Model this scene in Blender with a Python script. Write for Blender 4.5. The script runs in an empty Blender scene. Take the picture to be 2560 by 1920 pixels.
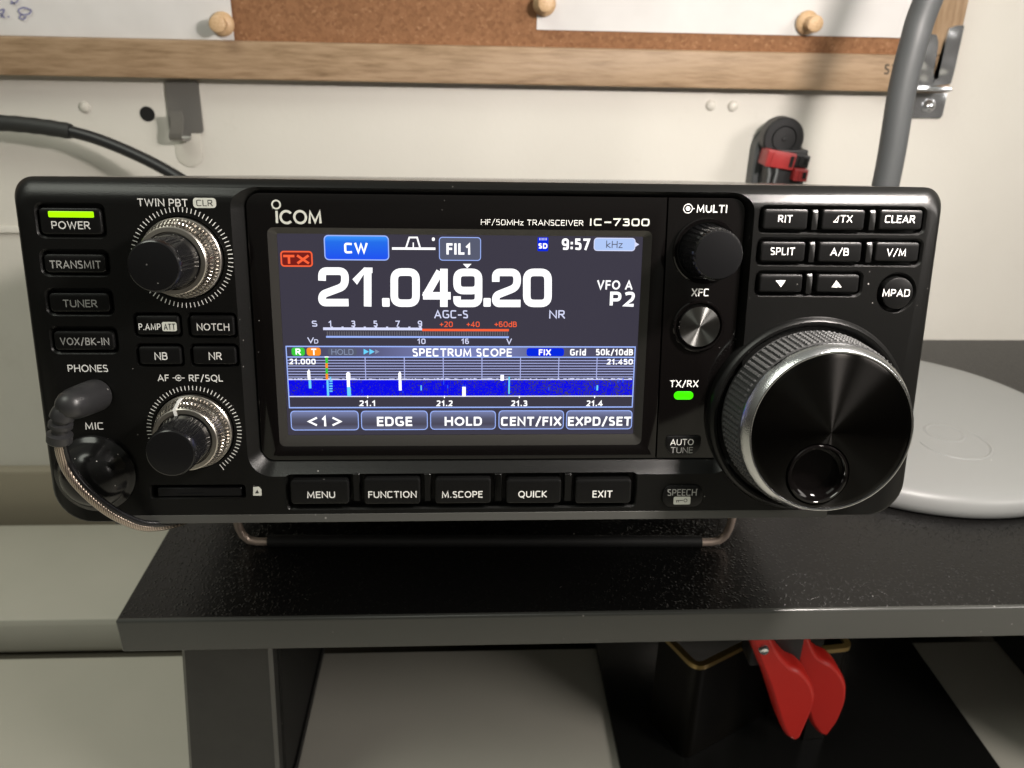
import bpy, bmesh, math, random
from mathutils import Vector, Matrix
random.seed(7)
S = 0.001                                   # everything below is written in millimetres
sc = bpy.context.scene
COL = sc.collection
# ---------------------------------------------------------------- camera
cd = bpy.data.cameras.new('camera'); cam = bpy.data.objects.new('camera', cd); COL.objects.link(cam)
CX, CY, CZ = -6.165, -195.684, 186.466
FPX = 2058.22; RX, RY, RZ = 1.15016, -0.02124, -0.04907
cd.sensor_width = 36; cd.lens = FPX / 2560 * 36
cd.clip_start = 0.01; cd.clip_end = 20
cam.location = (CX*S, CY*S, CZ*S); cam.rotation_euler = (RX, RY, RZ)
cd.dof.use_dof = True; cd.dof.focus_distance = 0.215; cd.dof.aperture_fstop = 26
sc.camera = cam
# ---------------------------------------------------------------- world + view
w = bpy.data.worlds.new('World'); sc.world = w; w.use_nodes = True
wn, wl = w.node_tree.nodes, w.node_tree.links; bg = wn['Background']; bg.inputs[1].default_value = 1.0
_t = wn.new('ShaderNodeTexCoord'); _s = wn.new('ShaderNodeSeparateXYZ'); _r = wn.new('ShaderNodeValToRGB'); _m = wn.new('ShaderNodeMapRange')
wl.new(_t.outputs['Generated'], _s.inputs[0]); wl.new(_s.outputs['Z'], _m.inputs['Value']); _m.inputs['From Min'].default_value = -1
wl.new(_m.outputs[0], _r.inputs[0]); wl.new(_r.outputs[0], bg.inputs[0])
_e = _r.color_ramp.elements; _e[0].position = .3; _e[0].color = (.030, .024, .020, 1); _e[1].position = .5; _e[1].color = (.055, .048, .040, 1)
_x = _e.new(.78); _x.color = (.23, .23, .20, 1); _x = _e.new(1.0); _x.color = (.26, .26, .235, 1)   # dim room, paler ceiling
sc.view_settings.view_transform = 'Standard'; sc.view_settings.look = 'None'
sc.view_settings.exposure = 0; sc.view_settings.gamma = 1
# ---------------------------------------------------------------- lamps
LX, LY, LZ = 167, -58, 266
def area(name, loc, target, size, power, color, shape='DISK'):
    l = bpy.data.lights.new(name, 'AREA'); l.shape = shape; l.size = size*S; l.energy = power; l.color = color
    o = bpy.data.objects.new(name, l); COL.objects.link(o); o.location = Vector(loc)*S
    o.rotation_euler = (Vector(target)-Vector(loc)).to_track_quat('-Z', 'Y').to_euler()
    return o
lamp_light = area('desk_lamp_light', (LX, LY, LZ), (60, 200, 20), 36, 2.3, (1.0, 0.92, 0.86))
left_fill_light = area('left_fill_light', (-700, -500, 1300), (-150, 250, 50), 700, 9.0, (0.97, 1.0, 0.88))  # unseen soft fill, added to lift the left side of the wall
front_fill = area('front_fill_light', (860, -560, 560), (60, 60, 0), 330, 6.0, (1.0, 0.93, 0.87))  # added fill out of view, brightens the shelf front and clamp
# ---------------------------------------------------------------- geometry of the place
TILT = 0.1729; H0 = 55.21                   # the radio leans back on its wire stand
ct, st = math.cos(TILT), math.sin(TILT)
M3 = cam.rotation_euler.to_matrix()
CAMV = Vector((CX, CY, CZ))
def ray(px, py): return M3 @ Vector(((px-1280)/FPX, -(py-960)/FPX, -1.0))
def hit(px, py, axis, val):                 # survey point -> place on a world plane
    d = ray(px, py); return CAMV + d*((val-CAMV[axis])/d[axis])
def to_local(v): return Vector((v[0], v[1]*ct - v[2]*st, v[1]*st + v[2]*ct))
def face(px, py, y=0.0):                    # survey point -> (x, z) on the radio's front at depth y
    o = to_local(CAMV - Vector((0, 0, H0))); d = to_local(ray(px, py)); p = o + d*((y-o[1])/d[1])
    return p[0], p[2]
ZM = dict(A=(0,420,3.456), B=(0,880,3.456), C=(640,460,3.456), D=(1200,460,3.456), E=(640,840,3.456), F=(1200,840,3.456),
          G=(1780,440,3.456), H=(1700,780,2.572), K=(1600,1300,2.304), U=(0,0,.8641), P=(0,0,1), L=(0,1200,2.304), O=(0,0,3.456), Q=(2250,0,5.025), R=(1860,300,10.37), I=(560,430,5.027))
def px(z, x, y): a = ZM[z]; return a[0]+x/a[2], a[1]+y/a[2]
def rect(z, x0, y0, x1, y1, y=0.0):         # surveyed rectangle -> (xa, xb, za, zb) in mm on the front
    c = [face(*px(z, *p), y) for p in ((x0,y0),(x1,y0),(x1,y1),(x0,y1))]
    return ((c[0][0]+c[3][0])/2, (c[1][0]+c[2][0])/2, (c[2][1]+c[3][1])/2, (c[0][1]+c[1][1])/2)
# ---------------------------------------------------------------- materials
def lin(c): c /= 255; return c/12.92 if c <= 0.04045 else ((c+0.055)/1.055)**2.4
def rgb(r, g, b): return (lin(r), lin(g), lin(b), 1)
class Mat:
    def __init__(s, name, color=(.5,.5,.5,1), rough=.5, metal=0, spec=.5, **kw):
        s.m = bpy.data.materials.new(name); s.m.use_nodes = True; s.n = s.m.node_tree.nodes; s.l = s.m.node_tree.links
        s.p = s.n['Principled BSDF']; s.p.inputs['Base Color'].default_value = tuple(color)
        s.p.inputs['Roughness'].default_value = rough; s.p.inputs['Metallic'].default_value = metal
        s.p.inputs['Specular IOR Level'].default_value = spec
        for k, v in kw.items(): s.p.inputs[k.replace('_', ' ')].default_value = v
    def coord(s, scale=(1,1,1), out='Object'):
        t = s.n.new('ShaderNodeTexCoord'); m = s.n.new('ShaderNodeMapping'); m.inputs['Scale'].default_value = scale
        s.l.new(t.outputs[out], m.inputs[0]); return m.outputs[0]
    def noise(s, vec, scale, detail=3, rough=.55):
        n = s.n.new('ShaderNodeTexNoise'); n.inputs['Scale'].default_value = scale; n.inputs['Detail'].default_value = detail
        n.inputs['Roughness'].default_value = rough; s.l.new(vec, n.inputs['Vector']); return n.outputs['Fac']
    def voro(s, vec, scale, out='Distance', feature='F1'):
        n = s.n.new('ShaderNodeTexVoronoi'); n.feature = feature; n.inputs['Scale'].default_value = scale; s.l.new(vec, n.inputs['Vector']); return n.outputs[out]
    def ramp(s, fac, stops):
        r = s.n.new('ShaderNodeValToRGB'); s.l.new(fac, r.inputs[0]); e = r.color_ramp.elements
        while len(e) < len(stops): e.new(.5)
        for i, (p, c) in enumerate(stops): e[i].position = p; e[i].color = c if len(c) == 4 else (*c, 1)
        return r.outputs[0]
    def math(s, op, a, b):
        n = s.n.new('ShaderNodeMath'); n.operation = op
        for i, v in enumerate((a, b)):
            if isinstance(v, (int, float)): n.inputs[i].default_value = v
            else: s.l.new(v, n.inputs[i])
        return n.outputs[0]
    def mix(s, fac, a, b, mode='MIX'):
        n = s.n.new('ShaderNodeMix'); n.data_type = 'RGBA'; n.blend_type = mode
        for i, v in ((0, fac), (6, a), (7, b)):
            if isinstance(v, (int, float)): n.inputs[i].default_value = v
            elif isinstance(v, tuple): n.inputs[i].default_value = v
            else: s.l.new(v, n.inputs[i])
        return n.outputs[2]
    def bump(s, h, strength, dist):
        b = s.n.new('ShaderNodeBump'); b.inputs['Strength'].default_value = strength; b.inputs['Distance'].default_value = dist
        s.l.new(h, b.inputs['Height']); s.l.new(b.outputs[0], s.p.inputs['Normal']); return b
    def set(s, key, out): s.l.new(out, s.p.inputs[key])
    def dust(s, base, amount=.5, col=(.55,.53,.5,1), cell=260, size=.10):
        # specks of household dust: real marks scattered over the plastic
        v = s.coord(); d = s.voro(v, cell); thr = s.ramp(d, [(size*.5, (1,1,1)), (size, (0,0,0))])
        sel = s.ramp(s.noise(v, 55, 2), [(.56, (0,0,0)), (.66, (1,1,1))])
        k = s.math('MULTIPLY', s.math('MULTIPLY', thr, sel), amount)
        s.set('Base Color', s.mix(k, base, col))
def emis(name, c, k=1.0, gloss=.25):
    m = Mat(name, (0,0,0,1), .25, spec=gloss); m.p.inputs['Emission Color'].default_value = c; m.p.inputs['Emission Strength'].default_value = k; return m.m
X = {}
m = Mat('matte_black_plastic', rough=.30, spec=.30); m.dust((.0032,.0032,.003,1), .5, cell=330, size=.08)
m.bump(m.noise(m.coord(), 3600, 2), .16, .00025); X['matte'] = m.m
m = Mat('glossy_black_plastic', rough=.07, spec=.5); m.dust((.0022,.0018,.0018,1), .6, cell=330, size=.07); X['gloss'] = m.m
m = Mat('button_plastic', rough=.33, spec=.24); m.dust((.0038,.0038,.0038,1), .5, cell=330, size=.08); m.bump(m.noise(m.coord(), 4200, 2), .12, .0002); X['button'] = m.m
m = Mat('smooth_rubber_cap', rough=.2, spec=.32); m.dust((.005,.005,.005,1), .8, cell=420, size=.09); X['capmat'] = m.m
m = Mat('case_metal', rough=.22, spec=.6); m.dust((.012,.012,.011,1), .4); m.bump(m.noise(m.coord(), 2500, 2), .15, .0003); X['case'] = m.m
m = Mat('grey_trim', rough=.5); m.dust((.050,.050,.046,1), .3); X['trim'] = m.m
m = Mat('bezel_slope', (.055,.053,.049,1), .2, .6); X['slope'] = m.m
X['print'] = Mat('white_print', (.62,.62,.60,1), .55).m
X['print_dim'] = Mat('grey_print', (.30,.30,.29,1), .55).m
X['print_grey'] = Mat('silver_print', (.50,.51,.46,1), .4).m
X['print_black'] = Mat('black_print', (.01,.01,.01,1), .6).m
m = Mat('silver_metal', (.56,.53,.48,1), .30, 1); m.bump(m.noise(m.coord(), 1500, 2), .03, .0001); X['silver'] = m.m
m = Mat('chrome', (.84,.85,.86,1), .10, 1); m.bump(m.noise(m.coord(), 42, 1), 1.0, .006); X['chrome'] = m.m; m.p.inputs['Metallic'].default_value = .88; m.p.inputs['Base Color'].default_value = (.66,.68,.70,1); m.p.inputs['Roughness'].default_value = .16
m = Mat('brushed_chrome', (.55,.56,.57,1), .2, 1); m.bump(m.noise(m.coord((1,1,1)), 2600, 2), .25, .0002); X['chrome_ring'] = m.m; X['knurl'] = Mat('knurled_metal', (.40,.37,.33,1), .28, 1).m
def turned(name, base, rough, grooves):
    m = Mat(name, base, rough, 1.0); m.p.inputs['Anisotropic'].default_value = 1.0; m.p.inputs['Anisotropic Rotation'].default_value = .25
    t = m.n.new('ShaderNodeTangent'); t.direction_type = 'RADIAL'; t.axis = 'Y'; m.l.new(t.outputs[0], m.p.inputs['Tangent'])
    return m.m
X['turned_dark'] = turned('turned_black_metal', (.026,.025,.024,1), .24, 1)
X['turned_button'] = turned('turned_dark_metal', (.19,.19,.185,1), .30, 1)
m = Mat('knob_plastic', rough=.2, spec=.5); m.dust((.006,.006,.0065,1), .5, size=.09); X['knob'] = m.m
m = Mat('knob_cap', rough=.3, spec=.35); m.dust((.004,.004,.0045,1), .7, cell=380, size=.09); X['knob_cap'] = m.m
m = Mat('grip_rubber', rough=.55, spec=.4); m.dust((.045,.045,.045,1), .5, size=.12); X['rubber'] = m.m
m = Mat('plug_rubber', rough=.38, spec=.45); m.dust((.020,.020,.021,1), .4, size=.1); X['plug'] = m.m
m = Mat('dull_rubber', rough=.6); m.dust((.008,.008,.008,1), .4); X['dark_rubber'] = m.m
# screen
X['s_bg'] = emis('screen_backlight', rgb(60,57,70), 1.0, .35)
X['s_white'] = emis('screen_white', (1.0,1.0,1.0,1), 1.25); X['s_pale'] = emis('screen_pale', rgb(222,226,255), 1.0)
X['s_line'] = emis('screen_line_blue', rgb(160,185,255), 1.0); X['s_red'] = emis('screen_red', rgb(255,100,58), 1.0)
X['s_darkred'] = emis('screen_dark_red', rgb(120,30,25), 1.0); X['s_blue'] = emis('screen_blue', rgb(0,40,225), 1.0)
X['s_navy'] = emis('screen_navy', rgb(64,62,84), 1.0); X['s_green'] = emis('screen_green', rgb(60,205,60), 1.0)
X['s_orange'] = emis('screen_orange', rgb(255,150,40), 1.0); X['s_cyan'] = emis('screen_cyan', rgb(110,215,255), 1.0)
X['s_grey'] = emis('screen_grey', rgb(88,92,112), 1.0); X['s_greytext'] = emis('screen_grey_text', rgb(138,150,178), 1.0)
X['s_faint'] = emis('screen_faint_blue', rgb(40,90,255), 1.0); X['s_tick'] = emis('screen_tick', rgb(98,96,104), 1.0)
def grad(name, stops, z0, z1, horiz=False):
    m = Mat(name, (0,0,0,1), .25, spec=.3); c = m.n.new('ShaderNodeSeparateXYZ'); m.l.new(m.coord(), c.inputs[0])
    r = m.n.new('ShaderNodeMapRange'); m.l.new(c.outputs['X' if horiz else 'Z'], r.inputs['Value'])
    r.inputs['From Min'].default_value = z0*S; r.inputs['From Max'].default_value = z1*S
    m.l.new(m.ramp(r.outputs[0], stops), m.p.inputs['Emission Color']); m.p.inputs['Emission Strength'].default_value = 1; return m.m
m = Mat('waterfall', (0,0,0,1), .25); v = m.coord((1,1,.8)); n = m.noise(v, 2600, 2, .7)
sx = m.n.new('ShaderNodeSeparateXYZ'); m.l.new(m.coord(), sx.inputs[0])
f = m.math('ADD', m.math('MULTIPLY', sx.outputs['X'], 1.0), m.math('ADD', n, m.math('MULTIPLY', m.noise(v, 420, 2), .32)))
m.l.new(m.ramp(f, [(.0, rgb(0,0,225)), (.70, rgb(0,0,235)), (.735, rgb(45,45,120)), (.80, rgb(66,62,90))]), m.p.inputs['Emission Color'])
m.p.inputs['Emission Strength'].default_value = 1; X['s_fall'] = m.m
X['led_yellow'] = emis('power_light', rgb(176,255,0), 1.15); X['led_green'] = emis('receive_light', rgb(70,255,0), 1.15)
# place
m = Mat('wall_paint', rough=.55, spec=.3); v = m.coord(); m.set('Base Color', m.mix(m.ramp(m.noise(v, 38, 5, .7), [(.60, (0,0,0)), (.8, (.22,.22,.22))]), m.ramp(m.noise(v, 9, 4), [(.3, (.60,.578,.525)), (.7, (.64,.618,.565))]), (.42,.39,.33,1)))
m.bump(m.noise(v, 260, 3), .12, .0008); X['wall'] = m.m
m = Mat('desk_laminate', rough=.5, spec=.35); v = m.coord(); m.set('Base Color', m.ramp(m.noise(v, 12, 4), [(.3, (.50,.485,.42)), (.7, (.545,.52,.455))])); X['desk'] = m.m
X['wall_base'] = Mat('wall_base_brown', (.33,.29,.22,1), .55).m
X['gap'] = Mat('dark_gap', (.09,.08,.06,1), .8).m
def wood(name, axis, c0, c1, c2):
    m = Mat(name, rough=.5, spec=.35); sc_ = [1,1,1]; sc_['XYZ'.index(axis)] = .12
    v = m.coord(tuple(sc_)); g = m.noise(v, 420, 5, .6); g2 = m.noise(m.coord(tuple(a if a == 1 else .25 for a in sc_)), 60, 3)
    m.set('Base Color', m.mix(m.ramp(g2, [(.35,(0,0,0)),(.7,(1,1,1))]), m.ramp(g, [(.3, c0), (.52, c1), (.7, c2)]), m.ramp(g, [(.3, c1), (.6, c2)])))
    m.bump(g, .35, .0006); return m.m
X['wood'] = wood('oak_rail', 'X', (.17,.105,.055), (.29,.195,.115), (.36,.25,.155))
X['wood_v'] = wood('oak_stile', 'Z', (.17,.105,.055), (.29,.195,.115), (.36,.25,.155))
m = Mat('cork', rough=.85, spec=.2); v = m.coord(); c = m.voro(v, 520, 'Color'); sp = m.n.new('ShaderNodeSeparateColor'); m.l.new(c, sp.inputs[0])
f = m.math('ADD', m.math('MULTIPLY', sp.outputs[0], .5), m.math('MULTIPLY', m.noise(v, 700, 4), .6))
m.set('Base Color', m.ramp(f, [(.2, (.18,.085,.040)), (.5, (.235,.115,.056)), (.78, (.265,.132,.066)), (.93, (.40,.23,.13))])); m.bump(f, .6, .001); X['cork'] = m.m
m = Mat('paper', rough=.75, spec=.2); v = m.coord(); m.set('Base Color', m.ramp(m.noise(v, 30, 3), [(.3, (.60,.585,.575)), (.7, (.65,.635,.625))])); m.bump(m.noise(v, 25, 2), .35, .006); X['paper'] = m.m
X['ink'] = Mat('blue_ink', (.20,.20,.36,1), .7).m; X['stamp'] = Mat('stamp_ink', (.06,.045,.03,1), .7).m
m = Mat('pin_wood', rough=.5); m.set('Base Color', m.ramp(m.noise(m.coord((1,1,1)), 900, 3), [(.3, (.50,.32,.17)), (.7, (.60,.42,.25))])); X['pin'] = m.m
X['steel'] = Mat('brushed_steel', (.27,.26,.245,1), .36, .65).m
X['clear'] = Mat('clear_plastic', (.60,.58,.52,1), .12).m
X['cable'] = Mat('black_cable', (.012,.012,.013,1), .42).m; X['sleeve'] = Mat('heat_shrink', (.018,.019,.018,1), .6).m
X['hole'] = Mat('hole_black', (.004,.004,.004,1), .9).m
m = Mat('shelf_laminate', (.005,.0048,.0046,1), .30, spec=.42); v = m.coord()
g1 = m.ramp(m.voro(v, 850), [(.0, (1,1,1)), (.5, (0,0,0))]); sel = m.ramp(m.noise(v, 650, 2), [(.42, (0,0,0)), (.6, (1,1,1))])
m.bump(m.math('ADD', m.math('MULTIPLY', g1, sel), m.math('MULTIPLY', m.noise(v, 700, 2), .25)), 1.0, .00025); X['shelf'] = m.m
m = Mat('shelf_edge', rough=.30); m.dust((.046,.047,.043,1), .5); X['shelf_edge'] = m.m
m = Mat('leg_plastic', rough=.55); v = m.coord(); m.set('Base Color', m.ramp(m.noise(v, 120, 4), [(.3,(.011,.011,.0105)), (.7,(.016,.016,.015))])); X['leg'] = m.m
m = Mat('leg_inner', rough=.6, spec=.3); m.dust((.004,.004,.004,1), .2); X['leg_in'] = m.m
m = Mat('pale_plastic', rough=.42, spec=.45); m.dust((.215,.22,.215,1), .5, (.8,.8,.8,1), 90, .03); X['base'] = m.m
X['pole'] = Mat('grey_pole', (.060,.064,.066,1), .5, 0).m
X['red'] = Mat('red_plastic', (.52,.018,.012,1), .42).m
X['red2'] = Mat('red_nylon', (.30,.022,.022,1), .4).m
X['brass'] = Mat('golden_rim', (.30,.21,.07,1), .3, .5).m
X['amber'] = Mat('amber_plastic', (.003,.0025,.0015,1), .45, 0, .15).m
m = Mat('mat_black', (.008,.008,.0075,1), .22, spec=.5); X['mat'] = m.m
m = Mat('copper_braid', rough=.25, metal=.85); v = m.coord(); wv = m.n.new('ShaderNodeTexWave'); wv.inputs['Scale'].default_value = 700; wv.inputs['Distortion'].default_value = 1; m.l.new(v, wv.inputs[0])
m.set('Base Color', m.ramp(wv.outputs[1], [(.2, (.14,.11,.085)), (.8, (.48,.40,.33))])); m.bump(wv.outputs[1], .25, .0002)
m.p.inputs['Coat Weight'].default_value = .8; m.p.inputs['Coat Roughness'].default_value = .06; X['braid'] = m.m
X['wire'] = Mat('nickel_wire', (.80,.64,.54,1), .35, .7).m
X['lamp_glow'] = emis('lamp_diffuser', (1,.93,.85,1), 3.0)
# ---------------------------------------------------------------- mesh builder
def rr(x0, x1, z0, z1, r, n=6):             # rounded rectangle, radii r or (bl, br, tr, tl)
    R_ = (r,)*4 if not isinstance(r, (tuple, list)) else r; o = []
    for (cx, cz, a0, q) in ((x0+R_[0], z0+R_[0], 180, R_[0]), (x1-R_[1], z0+R_[1], 270, R_[1]), (x1-R_[2], z1-R_[2], 0, R_[2]), (x0+R_[3], z1-R_[3], 90, R_[3])):
        for k in range(n+1):
            a = math.radians(a0+90*k/n); o.append((cx+q*math.cos(a), cz+q*math.sin(a)))
    return o
class MB:
    def __init__(s): s.v = []; s.f = []; s.mi = []; s.cur = 0
    def add(s, vs, fs):
        b = len(s.v); s.v += [tuple(p) for p in vs]; s.f += [tuple(b+i for i in f) for f in fs]; s.mi += [s.cur]*len(fs)
    def rings(s, rings, cap0=True, cap1=True, closed=True):
        n = len(rings[0]); vs = [p for r in rings for p in r]; fs = []
        for i in range(len(rings)-1):
            for k in range(n if closed else n-1):
                a = i*n+k; b = i*n+(k+1) % n; fs.append((a, b, b+n, a+n))
        if cap0: fs.append(tuple(range(n-1, -1, -1)))
        if cap1: fs.append(tuple((len(rings)-1)*n+k for k in range(n)))
        s.add(vs, fs)
    def plate(s, levels):                   # [(outline2d, y), ...] in the xz plane
        s.rings([[(x, y, z) for x, z in o] for o, y in levels])
    def box(s, x0, x1, y0, y1, z0, z1, b=0.0):
        if b <= 0: s.plate([([(x0,z0),(x1,z0),(x1,z1),(x0,z1)], y1), ([(x0,z0),(x1,z0),(x1,z1),(x0,z1)], y0)])
        else:
            q = lambda i: rr(x0+i, x1-i, z0+i, z1-i, max(b-i, b*.3), 3)
            s.plate([(q(b), y1), (q(b*.3), y1-b*.3), (q(0), y1-b), (q(0), y0+b), (q(b*.3), y0+b*.3), (q(b), y0)])
    def lathe(s, prof, c, axis='Y', n=64, cap0=True, cap1=True, mod=None):  # prof [(r, t)] t along axis
        R_ = []
        for j, (r, t) in enumerate(prof):
            ring = []
            for k in range(n):
                a = 2*math.pi*k/n; q = r + (mod(a, j) if mod else 0)
                if axis == 'Y': ring.append((c[0]+q*math.cos(a), c[1]+t, c[2]+q*math.sin(a)))
                else: ring.append((c[0]+q*math.cos(a), c[1]+q*math.sin(a), c[2]+t))
            R_.append(ring)
        s.rings(R_, cap0, cap1)
    def tube(s, path, rad, n=14, flat=None):
        P = [Vector(p) for p in path]; R_ = []; up = Vector((0.05, 0.2, 1)).normalized(); prev = None
        for i, p in enumerate(P):
            t = (P[min(i+1, len(P)-1)]-P[max(i-1, 0)]).normalized()
            if prev is None: u = t.cross(up); u = u.normalized() if u.length > 1e-4 else Vector((1,0,0))
            else: u = (prev - t*prev.dot(t)).normalized()
            prev = u; v_ = t.cross(u); r = rad[i] if isinstance(rad, (list, tuple)) else rad; fl = flat or 1
            R_.append([tuple(p + u*r*math.cos(2*math.pi*k/n) + v_*r*fl*math.sin(2*math.pi*k/n)) for k in range(n)])
        s.rings(R_)
    def xf(s, M, start=0):
        for i in range(start, len(s.v)): s.v[i] = tuple(M @ Vector(s.v[i]))
    def build(s, name, mat, parent=None, smooth=35):
        me = bpy.data.meshes.new(name); me.from_pydata([(a*S, b*S, c*S) for a, b, c in s.v], [], s.f)
        for mt in (mat if isinstance(mat, list) else [mat]): me.materials.append(mt)
        if isinstance(mat, list): me.polygons.foreach_set('material_index', s.mi)
        bm = bmesh.new(); bm.from_mesh(me); bmesh.ops.recalc_face_normals(bm, faces=bm.faces); bm.to_mesh(me); bm.free()
        return finish(name, me, parent, smooth)
def finish(name, me, parent, smooth=35):
    if smooth:
        me.shade_smooth(); me.set_sharp_from_angle(angle=math.radians(smooth))
    me.name = name
    o = bpy.data.objects.new(name, me); COL.objects.link(o)
    if parent: o.parent = parent
    return o
def spline(pts, n=8):                       # Catmull-Rom through points
    P = [Vector(p) for p in pts]; P = [P[0]*2-P[1]] + P + [P[-1]*2-P[-2]]; o = []
    for i in range(1, len(P)-2):
        for k in range(n):
            t = k/n; a, b, c, d = P[i-1], P[i], P[i+1], P[i+2]
            o.append(.5*((2*b)+(c-a)*t+(2*a-5*b+4*c-d)*t*t+(3*b-a-3*c+d)*t**3))
    o.append(P[-2]); return o
def thing(name, label, cat, loc=(0,0,0), rot=(0,0,0), group=None):
    o = bpy.data.objects.new(name, None); COL.objects.link(o); o.location = Vector(loc)*S; o.rotation_euler = rot; o.empty_display_size = .01
    return tag(o, label, cat, group)
def tag(o, label=None, cat=None, group=None, kind=None):
    if label: o['label'] = label
    if cat: o['category'] = cat
    if group: o['group'] = group
    if kind: o['kind'] = kind
    return o
def polyfill(pts):
    bm = bmesh.new(); vs = [bm.verts.new((x, 0, z)) for x, z in pts]; f = bm.faces.new(vs); r = bmesh.ops.triangulate(bm, faces=[f])
    bm.verts.index_update(); out = [tuple(v.index for v in f.verts) for f in bm.faces]; bm.free(); return out
def slab(b, pts, y0, y1):                   # concave outline in xz, extruded along y
    t = polyfill(pts); n = len(pts)
    vs = [(x, y0, z) for x, z in pts] + [(x, y1, z) for x, z in pts]
    fs = list(t) + [tuple(n+i for i in reversed(f)) for f in t] + [(i, (i+1) % n, n+(i+1) % n, n+i) for i in range(n)]
    b.add(vs, fs)
# ---------------------------------------------------------------- lettering
def T(s, z, x0, y0, x1, y1, y, parent, mat='print', bold=.012, name='lettering', lift=.03, slant=0):
    xa, xb, za, zb = rect(z, x0, y0, x1, y1, y); b = MB(); put_text(b, s, xa, xb, za, zb, y-lift, bold, slant)
    return b.build(name, X[mat], parent, smooth=0)
def flatpoly(b, pts, y):
    t = polyfill(pts); b.add([(x, y, z) for x, z in pts], t)
def stroke(b, pts, wd, y, closed=False, roundcap=True):
    P = [Vector(p) for p in pts]; n = len(P); L = []; Rr = []
    for i in range(n):
        a = P[i-1] if (i > 0 or closed) else P[i]; c = P[(i+1) % n] if (i < n-1 or closed) else P[i]
        d1 = (P[i]-a).normalized() if (P[i]-a).length > 1e-6 else (c-P[i]).normalized(); d2 = (c-P[i]).normalized() if (c-P[i]).length > 1e-6 else d1
        t = (d1+d2).normalized(); nn = Vector((-t[1], t[0])); k = 1/max(.5, nn.dot(Vector((-d1[1], d1[0]))))
        L.append(P[i]+nn*wd/2*k); Rr.append(P[i]-nn*wd/2*k)
    vs = [(p[0], y, p[1]) for p in L+Rr]; m_ = n if closed else n-1
    b.add(vs, [(i, (i+1) % n, n+(i+1) % n, n+i) for i in range(m_)])
def fillet(pts, r, n=5, closed=False, sharp=None):
    P = [Vector(p) for p in pts]; N = len(P); o = []
    for i in range(N):
        if (not closed and i in (0, N-1)) or (sharp and sharp[i]): o.append(P[i]); continue
        a, p, c = P[i-1], P[i], P[(i+1) % N]; u = (a-p); v_ = (c-p); q = min(r, u.length*.49, v_.length*.49)
        A = p+u.normalized()*q; B = p+v_.normalized()*q
        for k in range(n+1):
            t = k/n; o.append(A*(1-t)**2 + p*2*t*(1-t) + B*t*t)
    return o
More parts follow.
